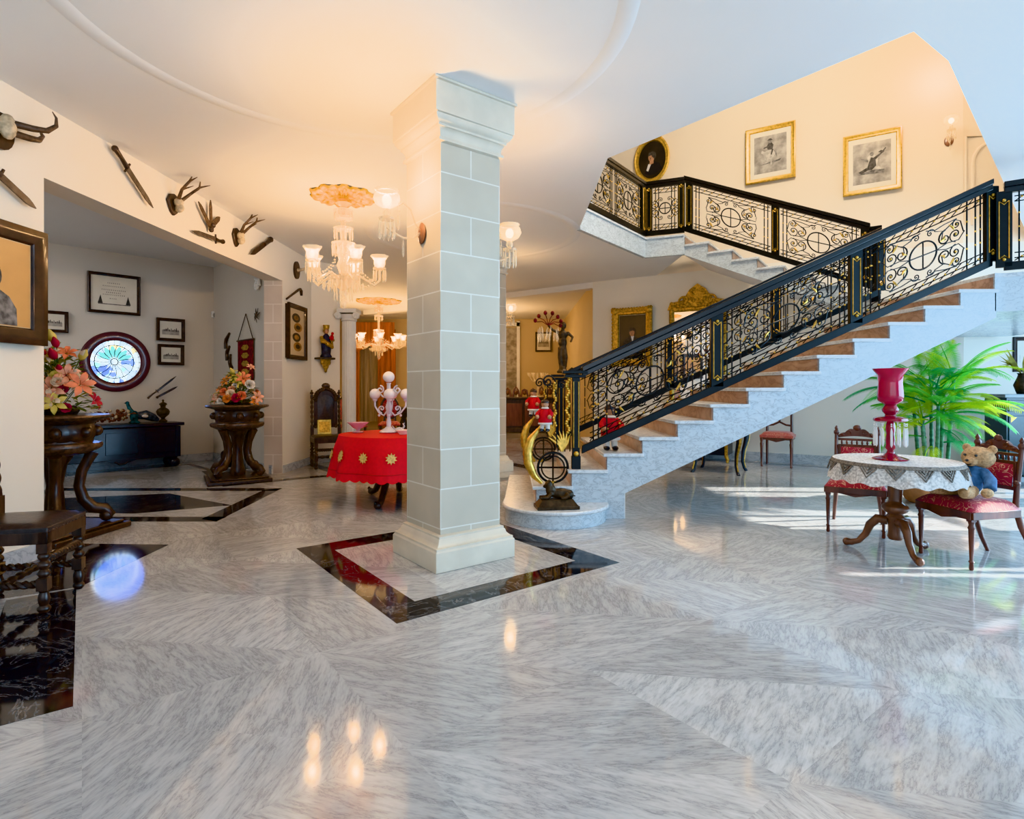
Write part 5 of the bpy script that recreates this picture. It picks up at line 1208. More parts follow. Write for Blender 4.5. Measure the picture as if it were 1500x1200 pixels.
def bouquet(label,loc,spec,R,H,seed,tall):
    t=E('flower_arrangement',label,'flowers',loc); r=random.Random(seed)
    mb=MB(); mb.lathe([(.16,0),(.18,.03),(.15,.07),(.001,.07)],n=20,cap=False); B(mb,'flower_base',m_soil,t)
    st=MB(); lf=MB()
    def stem(p): st.tube([(p[0]*.2,p[1]*.2,.05),(p[0]*.6,p[1]*.6,p[2]*.6+.02),p],.0035,4)
    for (kind,col,x,y,z,s) in spec:
        p=(x,y,z); d=V((x*1.2,y*1.2-.15,max(.12,z*.5))); flower(t,kind,col,p,d,s); stem(p)
    def leaf(p,d,L,w,mi):
        p=V(p);d=V(d).normalized();sd=d.cross(V((0,0,1)));sd=sd.normalized() if sd.length>.05 else V((1,0,0))
        lf.add([p,p+d*L*.35+sd*w,p+d*L-V((0,0,L*.15)),p+d*L*.35-sd*w,p+d*L*.45+V((0,0,w*.4))],[(0,1,4),(1,2,4),(2,3,4),(3,0,4)],mi)
    for i in range(int(210*R/.35)):
        a=r.uniform(0,2*PI); q=r.random(); z=H*q*.85+.03; rr=R*(1-q*.75)*r.uniform(.5,1.05); p=(rr*cos(a)*.8,rr*sin(a)*.8,z); leaf(p,(cos(a)*.9,sin(a)*.9,r.uniform(-.3,.9)),r.uniform(.06,.13),r.uniform(.012,.026),r.choice((0,0,1)))
    for i in range(tall):
        a=r.uniform(0,2*PI); rr=r.uniform(.02,.12); z=H*r.uniform(.75,1.05); P=[(rr*.3*cos(a),rr*.3*sin(a),.1),(rr*cos(a),rr*sin(a),z)]; st.tube(P,.004,4)
        for k in range(9):
            zz=z*(.5+.5*k/9); leaf((rr*cos(a)*.9,rr*sin(a)*.9,zz),(cos(a+k*2.4),sin(a+k*2.4),.8),.06,.010,1)
    B(st,'stems',m_stemg,t); B(lf,'foliage',[m_leaf,m_leaf2],t); return t
r=random.Random(21); spec=[]
spec+=[('rose','cream',.03,-.24,.14,1.5),('rose','coral',.16,-.22,.12,1.4),('rose','crim',.11,-.26,.09,1.4),('rose','orange',0,-.28,.08,1.3),('rose','coral',-.07,-.22,.17,1.3),('rose','white',.22,-.12,.27,1.5),('rose','cream',-.16,-.18,.13,1.4),('lily','pink',-.18,-.2,.10,1.3),('rose','white',-.10,-.28,.05,.9),('lily','orange',-.12,-.08,.32,1.3),('lily','coral',.12,-.08,.36,1.5),('bud','yellow',-.02,-.06,.42,1.5),('bud','yellow',.06,-.05,.38,1.4),('lily','yellow',.0,-.08,.36,1.2),('lily','yellow',.05,-.12,.30,1.2),('rose','white',.04,-.16,.26,.8),('lily','pink',.32,-.1,.10,1.3),('lily','orange',.30,-.14,.04,1),('daisy','white',-.33,-.08,.13,1.2),('daisy','cream',-.36,.0,.03,1.2),('lily','pink',.18,0,.52,.9),('rose','pink',.02,-.2,.20,1.2),('lily','orange',-.2,-.1,.18,1.2)]
for i in range(14): a=r.uniform(0,2*PI); q=r.random(); spec.append((r.choice(('rose','lily','daisy')),r.choice(('cream','coral','pink','orange','yellow')),.3*(1-q*.7)*cos(a),.3*(1-q*.7)*abs(sin(a)),.08+.35*q,1.2))
bouquet('flower arrangement of coral, cream and crimson blooms before the stone pier',(-3.86,7.97,1.066),spec,.36,.45,4,5)
spec=[('rose','magenta',-.02,-.26,.09,1.9),('rose','crim',-.10,-.25,.14,1.8),('rose','magenta',.05,-.24,.05,1.7),('rose','crim',-.16,-.24,.06,1.8),('lily','pink',.13,-.2,.22,2.0),('lily','coral',.30,-.1,.26,2.0),('lily','cream',.14,-.22,.14,1.6),('lily','yellow',.18,-.22,.10,1.7),('rose','crim',.24,-.18,.06,1.2),('bud','crim',.10,-.1,.58,1.9),('bud','crim',.10,-.12,.48,2.2),('bud','crim',.02,-.1,.50,1.5),('bud','yellow',.06,-.08,.62,2.2),('bud','yellow',.24,-.02,.48,2.2),('bud','cream',.26,-.04,.50,1.6),('lily','pink',-.08,-.12,.52,1.8),('lily','coral',-.14,-.1,.45,1.8),('lily','pink',.2,-.12,.34,1.8),('rose','yellow',.14,-.16,.33,1.3),('lily','yellow',.02,-.15,.46,1.6),('rose','crim',.2,-.16,.22,1.2),('rose','white',-.05,-.2,.24,1.1),('rose','cream',.17,-.18,.28,1.3)]
spec=[(k,c,x,y,z,s*.78) for k,c,x,y,z,s in spec]
for i in range(34): a=r.uniform(0,2*PI); q=r.random(); spec.append((r.choice(('rose','lily','lily','bud','daisy')),r.choice(('cream','coral','pink','crim','yellow','cream')),.3*(1-q*.6)*cos(a),.27*(1-q*.6)*(sin(a) if i%3==0 else -abs(sin(a))),.08+.5*q,1.2))
bouquet('tall flower arrangement of lilies and crimson blooms at the left opening edge',(-4.02,4.98,1.066),spec,.38,.62,9,9)
# dried flowers box on planter/chest
t=E('dried_flower_bunch','bunch of dried brown blossoms lying on the dark chest','dried flowers',WSB.at(.78,.0,.28)+V((0,0,.735)),WSB.rz)
mb=MB(); r=random.Random(8)
for i in range(60): mb.ball((r.uniform(-.28,.2),r.uniform(-.12,.12),.03+r.uniform(0,.18)),r.uniform(.015,.03),5,r.choice((0,0,1)))
for i in range(20): a=r.uniform(0,PI); mb.tube([(0,0,.03),(.2*cos(a),-.05,.15),(.36*cos(a),-.06,.1+.12*sin(a))],.004,4)
B(mb,'blossoms',[M('dried rust petals',(.25,.09,.06),.8,var=.4,scale=30),m_bone],t)
# ------------------------------------------------------------ chest and ornaments
ce=WSB.sz(256,600)[0]; CL=1.75; cu=ce-CL/2-.02
cc=WSB.at(cu,0,.30); t=E('dark_chest','long black wooden chest on ball feet below the round window','chest',cc,WSB.rz)
mb=MB(); mb.box((0,0,.42),(CL-.10,.44,.50)); B(mb,'body',m_ebony,t,bev=.01)
mb=MB(); mb.box((0,0,.705),(CL,.50,.05)); B(mb,'lid',m_ebony,t,bev=.008)
mb=MB()
for x in (-CL*.3,CL*.3,0): mb.box((x,-.225,.43),(CL*.24,.015,.34))
for s in(-1,1): mb.box((s*(CL/2-.09),-.225,.42),(.07,.03,.5))
mb.plate([(-.25,.19),(0,.10),(.25,.19)],-.235,-.21); mb.tube([(-.09,-.24,.16),(-.03,-.24,.11),(.03,-.24,.11),(.09,-.24,.16)],.014,6); B(mb,'front_panels',m_ebony,t,bev=.004)
for sx in(-1,1):
    for sy in(-1,1): mb=MB(); mb.lathe([(.03,0),(.07,.03),(.085,.075),(.07,.12),(.035,.14),(.05,.17)],(sx*(CL/2-.12),sy*.15,0),14); B(mb,'foot',m_ebony,t)
ub,zb=WSB.sz(231,598)
t=E('bronze_urn','small bronze urn with lid on right end of the dark chest','urn',WSB.at(ub,.732,.28),WSB.rz)
mb=MB(); mb.lathe([(.06,0),(.065,.02),(.025,.05),(.03,.07),(.085,.12),(.10,.17),(.08,.21),(.035,.24),(.04,.27),(.06,.29),(.05,.31),(.012,.33),(.016,.36),(.001,.375)],n=24,cap=False); B(mb,'body',m_bronze,t)
ub,zb=WSB.sz(190,600)
t=E('ceramic_peacock','teal glazed long-tailed bird figure on the dark chest','figurine',WSB.at(ub,.732,.27),WSB.rz); t.scale=(.85,.85,.9)
mb=MB(); mb.ball((0,0,.12),(.08,.06,.10),12); mb.tube([(-.03,0,.16),(-.08,0,.26),(-.11,0,.34)],[.055,.035,.028],10); mb.ball((-.115,0,.36),(.035,.03,.03),10); mb.tube([(-.14,0,.36),(-.18,0,.35)],[.012,.002],6); mb.lathe([(.09,0),(.10,.015),(.05,.04)],(0,0,0),16); B(mb,'body',m_tealc,t,remesh=.009)
mb=MB(); mb.tube([(.05,0,.13),(.18,0,.14),(.32,0,.08),(.40,0,.035)],[.06,.085,.07,.03],10); B(mb,'tail',M('slate feathers',(.12,.15,.19),.4,var=.4,scale=20),t)
mb=MB(); mb.ball((.16,-.07,.12),(.06,.02,.03),8); B(mb,'wing_patch',m_white,t)
# guitar-like dark object behind planter
# ------------------------------------------------------------ saint figure on bracket
c=WST.hit(474,520); u,_=WST.sz(474,520); 
t=E('wall_bracket','gilt carved wall bracket shelf under the saint figure','bracket',WST.at(u,1.82,.0),WST.rz)
mb=MB(); mb.prism([(-.17,0),(-.14,-.16),(0,-.21),(.14,-.16),(.17,0)],-.03,0); B(mb,'shelf',m_bronze,t,bev=.004); mb=MB(); mb.lathe([(.001,-.26),(.02,-.25),(.03,-.2),(.05,-.17),(.06,-.1),(.10,-.03)],(0,-.08,0),14,cap=False,sy=.7); 
for s in(-1,1): mb.ball((s*.06,-.08,-.08),(.035,.03,.05),8)
B(mb,'carved_corbel',m_goldf,t)
t=E('saint_figure','painted saint figure holding a child on the wall bracket','statue',WST.at(u,1.823,.10),WST.rz)
mb=MB(); mb.lathe([(.09,0),(.10,.02),(.075,.06),(.08,.15),(.085,.22),(.075,.30),(.06,.36),(.03,.40),(.025,.41)],n=20,sy=.8,wob=lambda a,i:1+.07*sin(a*7+i)); B(mb,'robe',M('navy painted robe',(.04,.05,.10),.4,var=.4,scale=15),t)
mb=MB(); mb.tube([(-.08,-.03,.30),(0,-.085,.22),(.08,-.05,.18),(.09,.0,.28)],[.03,.036,.034,.03],8); mb.tube([(-.085,0,.35),(-.10,-.05,.26),(-.02,-.09,.25)],[.032,.03,.022],8); mb.tube([(.085,0,.35),(.10,-.05,.30),(.05,-.09,.30)],[.032,.03,.022],8); B(mb,'gold_mantle',m_goldf,t)
mb=MB(); mb.ball((0,0,.455),(.042,.045,.055),12); mb.ball((0,-.042,.45),(.008,.01,.012),6); B(mb,'head',m_skin,t)
mb=MB(); mb.ball((0,.012,.47),(.05,.047,.055),12); mb.lathe([(.05,.50),(.055,.56),(.045,.56),(.045,.505)],n=12,cap=False); B(mb,'crown_and_hair',m_goldf,t)
mb=MB(); mb.ball((.06,-.09,.34),(.035,.03,.055),10); mb.ball((.065,-.10,.41),(.025,.025,.028),10); mb.tube([(.05,-.11,.33),(.0,-.12,.33)],[.012,.009],6); B(mb,'child',m_redd,t,label='small child in red')
# ------------------------------------------------------------ chandeliers
def shade_prof(): return [(.03,0),(.055,.015),(.065,.05),(.062,.08),(.085,.12),(.10,.135)]
BULBS=[]
def chandelier(name,label,loc,arms,R,drop,rose_r,zarm,sc_=1,lit=1):
    """loc at ceiling; local z negative down"""
    t=E(name,label,'chandelier',loc)
    mb=MB(); mb.lathe([(.05,-.03),(.09,-.05),(.03,-.09),(.025,zarm+.45)],n=14)
    B(mb,'stem',m_crysw,t)
    mb=MB()
    for (z,r) in ((-.14,.10),(-.22,.09),(-.34,.10),(zarm+.42,.12)): mb.lathe([(.03,z-.02),(r,z-.01),(r+.01,z+.012),(.03,z+.03)],n=18)
    for (z,r,n,L) in ((-.14,.10,12,.10),(-.34,.10,12,.12),(zarm+.42,.12,14,.14)):
        for i in range(n): a=2*PI*i/n; mb.lathe([(.001,z-L),(.008,z-L+.02),(.008,z-.02),(.002,z-.01)],(r*cos(a),r*sin(a),0),5,cap=False)
    mb.lathe([(.035,zarm+.42),(.08,zarm+.34),(.05,zarm+.24),(.075,zarm+.18),(.04,zarm+.08)],n=16); B(mb,'glass_column',m_crysw,t)
    mb=MB(); mb.lathe([(.02,zarm-.10),(.10,zarm-.05),(.16,zarm+.02),(.17,zarm+.04),(.04,zarm+.05)],n=24,wob=lambda a,i:1+.04*cos(12*a)); B(mb,'bowl',m_crysw,t)
    mb=MB(); mb.lathe([(.001,zarm-.32),(.03,zarm-.29),(.045,zarm-.24),(.02,zarm-.19),(.05,zarm-.14),(.03,zarm-.08)],n=12,cap=False)
    for (r,z,n,L) in ((.16,zarm+.0,18,.12),(.10,zarm-.08,12,.15),(.22,zarm-.02,16,.08)):
        for i in range(n):
            a=2*PI*i/n; mb.lathe([(.001,z-L),(.009,z-L+.025),(.007,z-.02),(.002,z)],(r*cos(a),r*sin(a),0),5,cap=False)
    B(mb,'pendant_drops',m_crysw,t)
    sw=MB()
    for k in range(arms):
        a0=2*PI*k/arms+.3; a1=2*PI*(k+1)/arms+.3
        for i in range(11): 
            f=i/10; a=a0*(1-f)+a1*f; rr=R*(.92-.12*sin(PI*f)); sw.ball((rr*cos(a),rr*sin(a),zarm+.14-.16*sin(PI*f)),.011,5)
            rr=.09+(R*.85-.09)*f; sw.ball((rr*cos(a0),rr*sin(a0),zarm+.30-.30*f**.6),.010,5)
    B(sw,'bead_swags',m_crysw,t)
    for k in range(arms):
        a=2*PI*k/arms+.3; ca,sa=cos(a),sin(a); BULBS.append((loc[0]+R*ca,loc[1]+R*sa,loc[2]+zarm+.30,arms))
        mb=MB(); mb.tube([(.06*ca,.06*sa,zarm+.03),(R*.4*ca,R*.4*sa,zarm+.08),(R*.65*ca,R*.65*sa,zarm+.02),(R*.85*ca,R*.85*sa,zarm-.03),(R*ca,R*sa,zarm+.03),(R*ca,R*sa,zarm+.16)],.013,7)
        arm=B(mb,'arm',m_crysw,t)
        mb=MB(); mb.lathe([(.02,.15),(.07,.16),(.075,.175),(.02,.18)],(R*ca,R*sa,zarm),14)
        for i in range(10): b=2*PI*i/10; mb.lathe([(.001,.02),(.009,.045),(.008,.12),(.002,.15)],(R*ca+.07*cos(b),R*sa+.07*sin(b),zarm),5,cap=False)
        B(mb,'drip_pan',m_crysw,arm)
        mb=MB(); mb.lathe([(r,z+.18) for r,z in shade_prof()],(R*ca,R*sa,zarm),24,cap=False,wob=lambda a,i:1+(.07*cos(8*a) if i>3 else 0)); B(mb,'shade',m_shade,arm)
        mb=MB(); mb.ball((R*ca,R*sa,zarm+.235),(.028*lit,.028*lit,.035*lit),8); B(mb,'bulb',m_bulb,arm)
    return t
def rose(label,c,R):
    t=E('ceiling_rose',label,'ceiling ornament',(c[0],c[1],CEIL))
    mb=MB(); n=64; pr=[(0,-.035),(.15,-.045),(.25,-.02),(.45,-.04),(.6,-.015),(.8,-.04),(.95,-.03),(1.0,-.006)]
    mb.surf(lambda u,v:(lambda i,f:((lambda r,z:((r*R*(1+(.06*cos(2*PI*u*10) if r>.5 else 0)))*cos(2*PI*u),(r*R*(1+(.06*cos(2*PI*u*10) if r>.5 else 0)))*sin(2*PI*u),z+.012*cos(2*PI*u*20)*(r>.2)))(pr[i][0]*(1-f)+pr[min(i+1,7)][0]*f,pr[i][1]*(1-f)+pr[min(i+1,7)][1]*f)))(min(6,int(v*7)),v*7-min(6,int(v*7))),120,21,cu=True)
    B(mb,'plaster_leaves',m_rosec,t)
rose('gilded leafy ceiling rose above the near chandelier',(-1.91,6.42),.36)
chandelier('crystal_chandelier','large lit crystal chandelier with tulip shades, nearest, hanging left of the column',(-1.91,6.42,CEIL-.045),5,.40,0,0,-.93)
rose('gilded ceiling rose over the far dining room chandelier',(-3.34,14.2),.55)
t=chandelier('crystal_chandelier','lit crystal chandelier in the far dining room, glimpsed left of the column',(-3.34,14.2,CEIL-.045),8,.60,0,0,-1.12)
# ------------------------------------------------------------ sconces
def sconce(label,base,n,big=1.0,loc_up=0):
    """base point on wall, n outward normal"""
    n=V(n).normalized(); rz=math.atan2(n.x,-n.y)
    t=E('crystal_sconce',label,'wall lamp',base,rz)
    mb=MB(); mb.lathe([(.001,.0),(.055,.0),(.06,.012),(.04,.022),(.02,.026),(.001,.026)],n=24,cap=False,axis=(0,-1,0)); mb.v=[V((p.x,p.y,p.z*1.35)) for p in mb.v]; B(mb,'backplate',m_woodb,t,label='oval copper-brown backplate')
    mb=MB(); mb.tube([(0,-.02,0),(0,-.08,-.05),(0,-.16,-.06),(0,-.24,-.03),(0,-.29,.0),(0,-.29,.05)],.009,7); mb.tube([(0,-.02,.02),(0,-.06,.06),(0,-.10,.16),(0,-.16,.20),(0,-.20,.17),(0,-.19,.13)],.007,6); mb.tube([(0,-.05,-.03),(0,-.05,.03)],.012,6)
    for y,z in((-.20,.12),(-.16,-.07)): mb.lathe([(.001,z-.13),(.009,z-.11),(.006,z-.02),(.001,z)],(0,y,0),6,cap=False)
    B(mb,'crystal_arm',m_crysw,t)
    mb=MB(); mb.lathe([(.02,.04),(.055,.05),(.06,.065),(.02,.075)],(0,-.29,0),16)
    for i in range(10): b=2*PI*i/10; mb.lathe([(.001,-.09),(.008,-.065),(.007,.01),(.002,.045)],(.055*cos(b),-.29+.055*sin(b),0),5,cap=False)
    mb.lathe([(.02,.075),(.03,.10),(.02,.13)],(0,-.29,0),12); B(mb,'drip_pan',m_crysw,t)
    mb=MB(); mb.lathe([(.02,.13),(.075,.16),(.095,.20),(.085,.24),(.07,.255),(.085,.27)],(0,-.29,0),28,cap=False,wob=lambda a,i:1+.04*cos(14*a)); B(mb,'shade',m_shade,t)
    mb=MB(); mb.ball((0,-.29,.195),(.035,.035,.04),10); B(mb,'bulb',m_bulb,t)
cc1=V((-.462,4.424,0)); cc2=V((-.46,8.9,0)); nb=-B2
sconce('lit crystal sconce on the left face of the near column',cc1+nb*.264+V((0,0,2.46)),nb)
sconce('lit crystal sconce on the far right face of the near column',cc1-nb*.264+V((0,0,2.40)),-nb)
sconce('lit crystal sconce on the rear column, lower right of the near column',cc2-nb*.264+V((0,0,2.40)),-nb)
sconce('lit crystal sconce on the upper stairwell wall near the corner',WB.at(5.85,5.05,0),WB.n)
# ------------------------------------------------------------ lion figure and dolls
t=E('lion_sculpture','dark reclining lion sculpture on the curved bottom step','sculpture',(.42,5.36,R1+.002),math.radians(8))
mb=MB(); mb.prism([(-.20,-.11),(.20,-.11),(.20,.11),(-.20,.11)],0,.03); 
mb.add([(-.19,-.10,.03),(.19,-.10,.03),(.19,.10,.03),(-.19,.10,.03),(-.15,-.06,.085),(.15,-.06,.085),(.15,.06,.085),(-.15,.06,.085)],[(0,1,5,4),(1,2,6,5),(2,3,7,6),(3,0,4,7),(4,5,6,7)],0,False); B(mb,'plinth',m_bronze,t,bev=.003)
mb=MB(); mb.ball((.04,0,.135),(.11,.045,.05),12); mb.ball((.12,0,.12),(.05,.05,.05),10); mb.ball((-.055,0,.17),(.05,.045,.06),10); mb.ball((-.075,0,.22),(.038,.036,.04),10); mb.ball((-.11,0,.205),(.022,.02,.018),8)
for s in(-1,1): mb.tube([(-.05,s*.03,.14),(-.09,s*.035,.10),(-.16,s*.035,.098)],[.022,.018,.016],7); mb.tube([(.11,s*.045,.13),(.07,s*.055,.10),(.03,s*.055,.097)],[.03,.02,.016],7); mb.ball((-.065,s*.026,.258),.011,6)
mb.tube([(.15,0,.12),(.19,.03,.10),(.17,.06,.095)],.008,6); B(mb,'lion',m_bronze,t,remesh=.006)
def doll(label,loc,rz,s=1,stand=True):
    t=E('cloth_doll',label,'doll',loc,rz); t.scale=(s,s,s); t.matrix_basis=Matrix.Translation(V(loc))@Matrix.Rotation(rz,4,'Z')@Matrix.Scale(s,4)
    mb=MB(); mb.lathe([(.05,.09),(.075,.10),(.08,.15),(.06,.22),(.045,.26),(.03,.275)],n=18); 
    for q in(-1,1): mb.tube([(q*.045,0,.25),(q*.085,-.03,.21),(q*.075,-.075,.18)],[.028,.026,.024],8)
    B(mb,'red_coat',m_redd,t)
    mb=MB(); mb.lathe([(.078,.085),(.086,.095),(.078,.11)],n=18); 
    for q in(-1,1): m2=MB(); m2.tube([(q*.03,0,.09),(q*.035,-.01,.03)],[.03,.026],8); B(m2,'leg',m_white,t); m2=MB(); m2.ball((q*.073,-.083,.177),(.026,.022,.026),8); B(m2,'hand',m_skin,t)
    mb.lathe([(.035,.265),(.05,.275),(.035,.29)],n=14); B(mb,'white_trim',m_white,t)
    mb=MB(); mb.ball((0,0,.325),(.045,.044,.048),12); mb.ball((0,-.043,.32),.008,6); B(mb,'head',m_skin,t)
    mb=MB(); mb.ball((0,.006,.345),(.05,.049,.038),12); B(mb,'hair',m_wood,t)
    mb=MB()
    for q in(-1,1): mb.ball((q*.036,-.02,.02),(.028,.045,.02),8)
    B(mb,'boots',m_ebony,t); return t
doll('larger cloth doll in red coat on the steps behind the railing',(1.02,5.88,R1*4+.002),.1,1.25)
doll('cloth doll in red coat propped in the near gilt newel scroll',(.33,YN+.06-.02,.86),-.3,.85)
doll('cloth doll in red coat propped on the far gilt newel scroll',(.28,YF-.06,.92),-.3,.95)
t=E('lamp_bracket','','x',(0,0,0)) if False else None
# statue lamp on far newel
t=E('bronze_figure_lamp','dark bronze figure holding crystal lights on the far newel post','statue',(.66,YF-.06,1.49))
mb=MB(); mb.lathe([(.07,0),(.08,.02),(.05,.05),(.045,.08)],n=16); mb.tube([(-.02,0,.08),(-.03,0,.2),(-.02,0,.34)],[.028,.034,.042],8); mb.tube([(.03,0,.08),(.035,-.02,.2),(.01,0,.34)],[.026,.034,.042],8); mb.ball((0,0,.40),(.06,.045,.08),10); mb.ball((0,0,.50),(.07,.045,.06),10); mb.ball((.01,0,.62),(.04,.042,.05),10); mb.tube([(0,0,.53),(.005,0,.6)],.022,6)
mb.tube([(-.06,0,.53),(-.13,-.02,.56),(-.19,-.02,.62)],[.024,.02,.016],7); mb.tube([(.06,0,.53),(.13,0,.47),(.10,-.05,.40)],[.024,.02,.016],7); B(mb,'figure',m_bronze,t,remesh=.009)
mb=MB()
for i in range(7):
    a=-.4+i*.55; mb.tube([(-.19,-.02,.62),(-.19+.08*cos(a),-.02+.03*sin(a*3),.66+.05*sin(a)),(-.19+.17*cos(a),-.02+.06*sin(a*3),.64+.12*sin(a))],.006,5); mb.ball((-.19+.17*cos(a),-.02+.06*sin(a*3),.66+.12*sin(a)),(.025,.025,.03),8)
B(mb,'light_branches',m_burg,t)
mb=MB()
for i in range(16): a=i*.8; mb.lathe([(.001,.40),(.008,.43),(.007,.52),(.001,.55)],(-.19+.13*cos(a),-.02+.09*sin(a),(i%3)*.03),5,cap=False)
B(mb,'crystal_drops',m_crysw,t)
# ------------------------------------------------------------ palm
PX,PY=4.78,6.42
t=E('terracotta_pot','large round terracotta pot under the palm','plant pot',(PX,PY,0))
mb=MB(); mb.lathe([(.24,0),(.27,.02),(.34,.15),(.37,.28),(.36,.36),(.39,.37),(.40,.40),(.39,.43),(.35,.43),(.34,.38),(.001,.37)],n=36,cap=False); B(mb,'pot',m_terra,t); mb=MB(); mb.lathe([(.001,.375),(.335,.38)],n=24,cap=False); B(mb,'soil',m_soil,t)
t=E('potted_palm','tall bright green cane palm growing in the terracotta pot','plant',(PX,PY,.385))
r=random.Random(12)
def frond(p0,az,el,L,mat,droop=1.0,wd=.21):
    mb=MB(); d=V((cos(az)*cos(el),sin(az)*cos(el),sin(el))); pts=[];p=V(p0);n=16
    for i in range(n+1):
        pts.append(p.copy()); d=(d+V((0,0,-.055*droop*(1+i/n)))).normalized(); p=p+d*(L/n)
        zm=min(1.64,.25+.474*(PX+p.x-1.117)-.385-.10) if PY+p.y>5.5 else 1.64
        if p.z>zm: p.z=zm; d.z=min(d.z,-.08)
    mb.tube(pts,[.007*(1-i/n)+.0015 for i in range(n+1)],4)
    for i in range(3,n+1):
        for q in (0,.33,.67):
            if i==n and q: continue
            a=pts[i]*(1-q)+pts[min(n,i+1)]*q; T=(pts[min(n,i+1)]-pts[i-1]).normalized(); side=T.cross(V((0,0,1))).normalized(); f=(i+q)/n; l=wd*(.40+.75*sin(PI*min(1,f*.92+.05)))*.9
            for s in(-1,1):
                dr=(side*s*1.0+T*.6+V((0,0,.15))).normalized(); w=.006; up=T
                m_=a+dr*l*.5+V((0,0,-.0)); e=a+dr*l+V((0,0,-.32*l))
                mb.add([a,m_-up*w,e,m_+up*w],[(0,1,2,3)])
    return B(mb,'frond',mat,t)
canes=[]
for i in range(8):
    a=2*PI*i/8+.3; rr=.07+.10*(i%3)/2; h=r.uniform(.5,1.12); x,y=rr*cos(a),rr*sin(a); tx,ty=x*1.5,y*1.5
    mb=MB(); n=12; P=[];R_=[]
    for k in range(n*3+1):
        f=k/(n*3); P.append((x+(tx-x)*f,y+(ty-y)*f,h*f)); R_.append(.021*(1-.25*f)*(1.14 if k%3==0 else 1))
    mb.tube(P,R_,8); B(mb,'cane',m_cane,t); canes.append((tx,ty,h))
k=0
for (x,y,h) in canes:
    for j in range(6):
        k+=1; az=r.uniform(0,2*PI) if j else math.atan2(y,x); el=r.uniform(.25,1.15); L=r.uniform(.5,.8)
        frond((x,y,h-.02),az,el,L,(m_palm,m_palm2,m_palm3,m_palm)[k%4] if cos(az)<.4 else (m_palm2,m_palm)[k%2],.75,.19)
for (az,el,L,z) in ((2.9,.9,.7,.95),(3.6,.8,.7,.85),(4.3,.9,.6,.9),(5.0,.7,.75,.95),(5.6,.9,.8,.85),(.1,.8,.8,.9),(3.2,.1,.6,.7),(2.5,.2,.6,.5),(5.5,.2,.6,.55),(4.7,.1,.5,.45),(3.0,.3,.62,.35),(3.4,.25,.6,.55),(3.9,.2,.6,.25),(5.2,.3,.55,.3),(.2,.35,.6,.5),(4.4,.3,.5,.65),(2.6,.5,.75,.75),(3.3,.6,.85,.8),(5.8,.4,.7,.6)): frond((.08*cos(az),.08*sin(az),z),az,el,L,(m_palm3,m_palm,m_palm2)[int(z*20)%3],1.1,.17)
# ------------------------------------------------------------ blue-grey cabinet and vase
t=E('lacquered_cabinet','dark blue-grey lacquered cabinet with gilt corners behind the palm at right','cabinet',(7.05,7.62,0),math.radians(-8))
mb=MB(); mb.box((0,0,.66),(1.0,.42,1.02)); B(mb,'body',m_cab,t,bev=.006); mb=MB(); mb.box((0,-.01,1.19),(1.08,.48,.045)); mb.box((0,0,.09),(1.04,.45,.07)); B(mb,'top_and_plinth',M('pale lacquer edge',(.25,.30,.33),.3),t,bev=.006)
for s in(-1,1):
    mb=MB(); mb.box((s*.245,-.215,.56),(.46,.02,.74)); dd=B(mb,'door',m_cab,t,bev=.004)
    for (x,z) in ((-1,-1),(1,-1),(-1,1),(1,1)): mb=MB(); mb.plate([(s*.245+x*.21,.56+z*.35),(s*.245+x*.21,.56+z*.28),(s*.245+x*.14,.56+z*.35)],-.229,-.226); B(mb,'gilt_corner',m_gold,dd)
    mb=MB(); mb.ball((s*.05,-.235,.58),.012,8); B(mb,'knob',m_gold,dd)
    mb=MB(); mb.box((s*.245,-.215,1.06),(.46,.02,.15)); B(mb,'drawer',m_cab,t,bev=.004)
for sx in(-1,1):
    for sy in(-1,1): mb=MB(); mb.box((sx*.46,sy*.17,.03),(.07,.07,.06)); B(mb,'foot',m_cab,t)
t=E('wooden_vase','dark vase with dried leaves on the blue-grey cabinet','vase',(6.85,7.6,1.215))
mb=MB(); mb.lathe([(.06,0),(.07,.02),(.10,.12),(.06,.22),(.05,.26),(.065,.28)],n=18); B(mb,'vase',m_bronze,t); mb=MB()
for i in range(26): a=i*.7; l=.18+.1*(i%3); mb.add([(0,0,.25),(l*.5*cos(a)-.02*sin(a),l*.5*sin(a)+.02*cos(a),.42),(l*cos(a),l*sin(a),.38+.08*(i%4)),(l*.5*cos(a)+.02*sin(a),l*.5*sin(a)-.02*cos(a),.40)],[(0,1,2,3)])
B(mb,'dried_leaves',m_leaf2,t)
# ------------------------------------------------------------ cabriole console table under stairs
t=E('cabriole_console','black console table with gilt cabriole legs, seen under the stair slope','table',(3.22,8.80,0),math.radians(-32))
m_gblk=M('black and cream gilt leg',(.03,.035,.05),.3,var=.2)
mb=MB(); mb.box((0,0,.77),(.78,.72,.04)); mb.box((0,0,.70),(.70,.64,.10)); B(mb,'top_and_apron',m_ebony,t,bev=.006)
for sx in(-1,1):
    for sy in(-1,1):
        x,y=sx*.31,sy*.28; mb=MB(); P=[(0,.66),(.035,.58),(.03,.48),(-.01,.30),(-.02,.15),(.0,.05),(.03,.0)]
        mb.tube([(x+sx*q,y+sy*q,z) for q,z in P],[.045,.045,.036,.026,.02,.02,.026],8); L=B(mb,'leg',m_gblk,t)
        mb=MB(); mb.tube([(x+sx*(q+.022),y+sy*(q+.022),z) for q,z in P[:-1]],[.02,.026,.022,.016,.012,.01],6); B(mb,'gilt_edge',m_goldf,L)
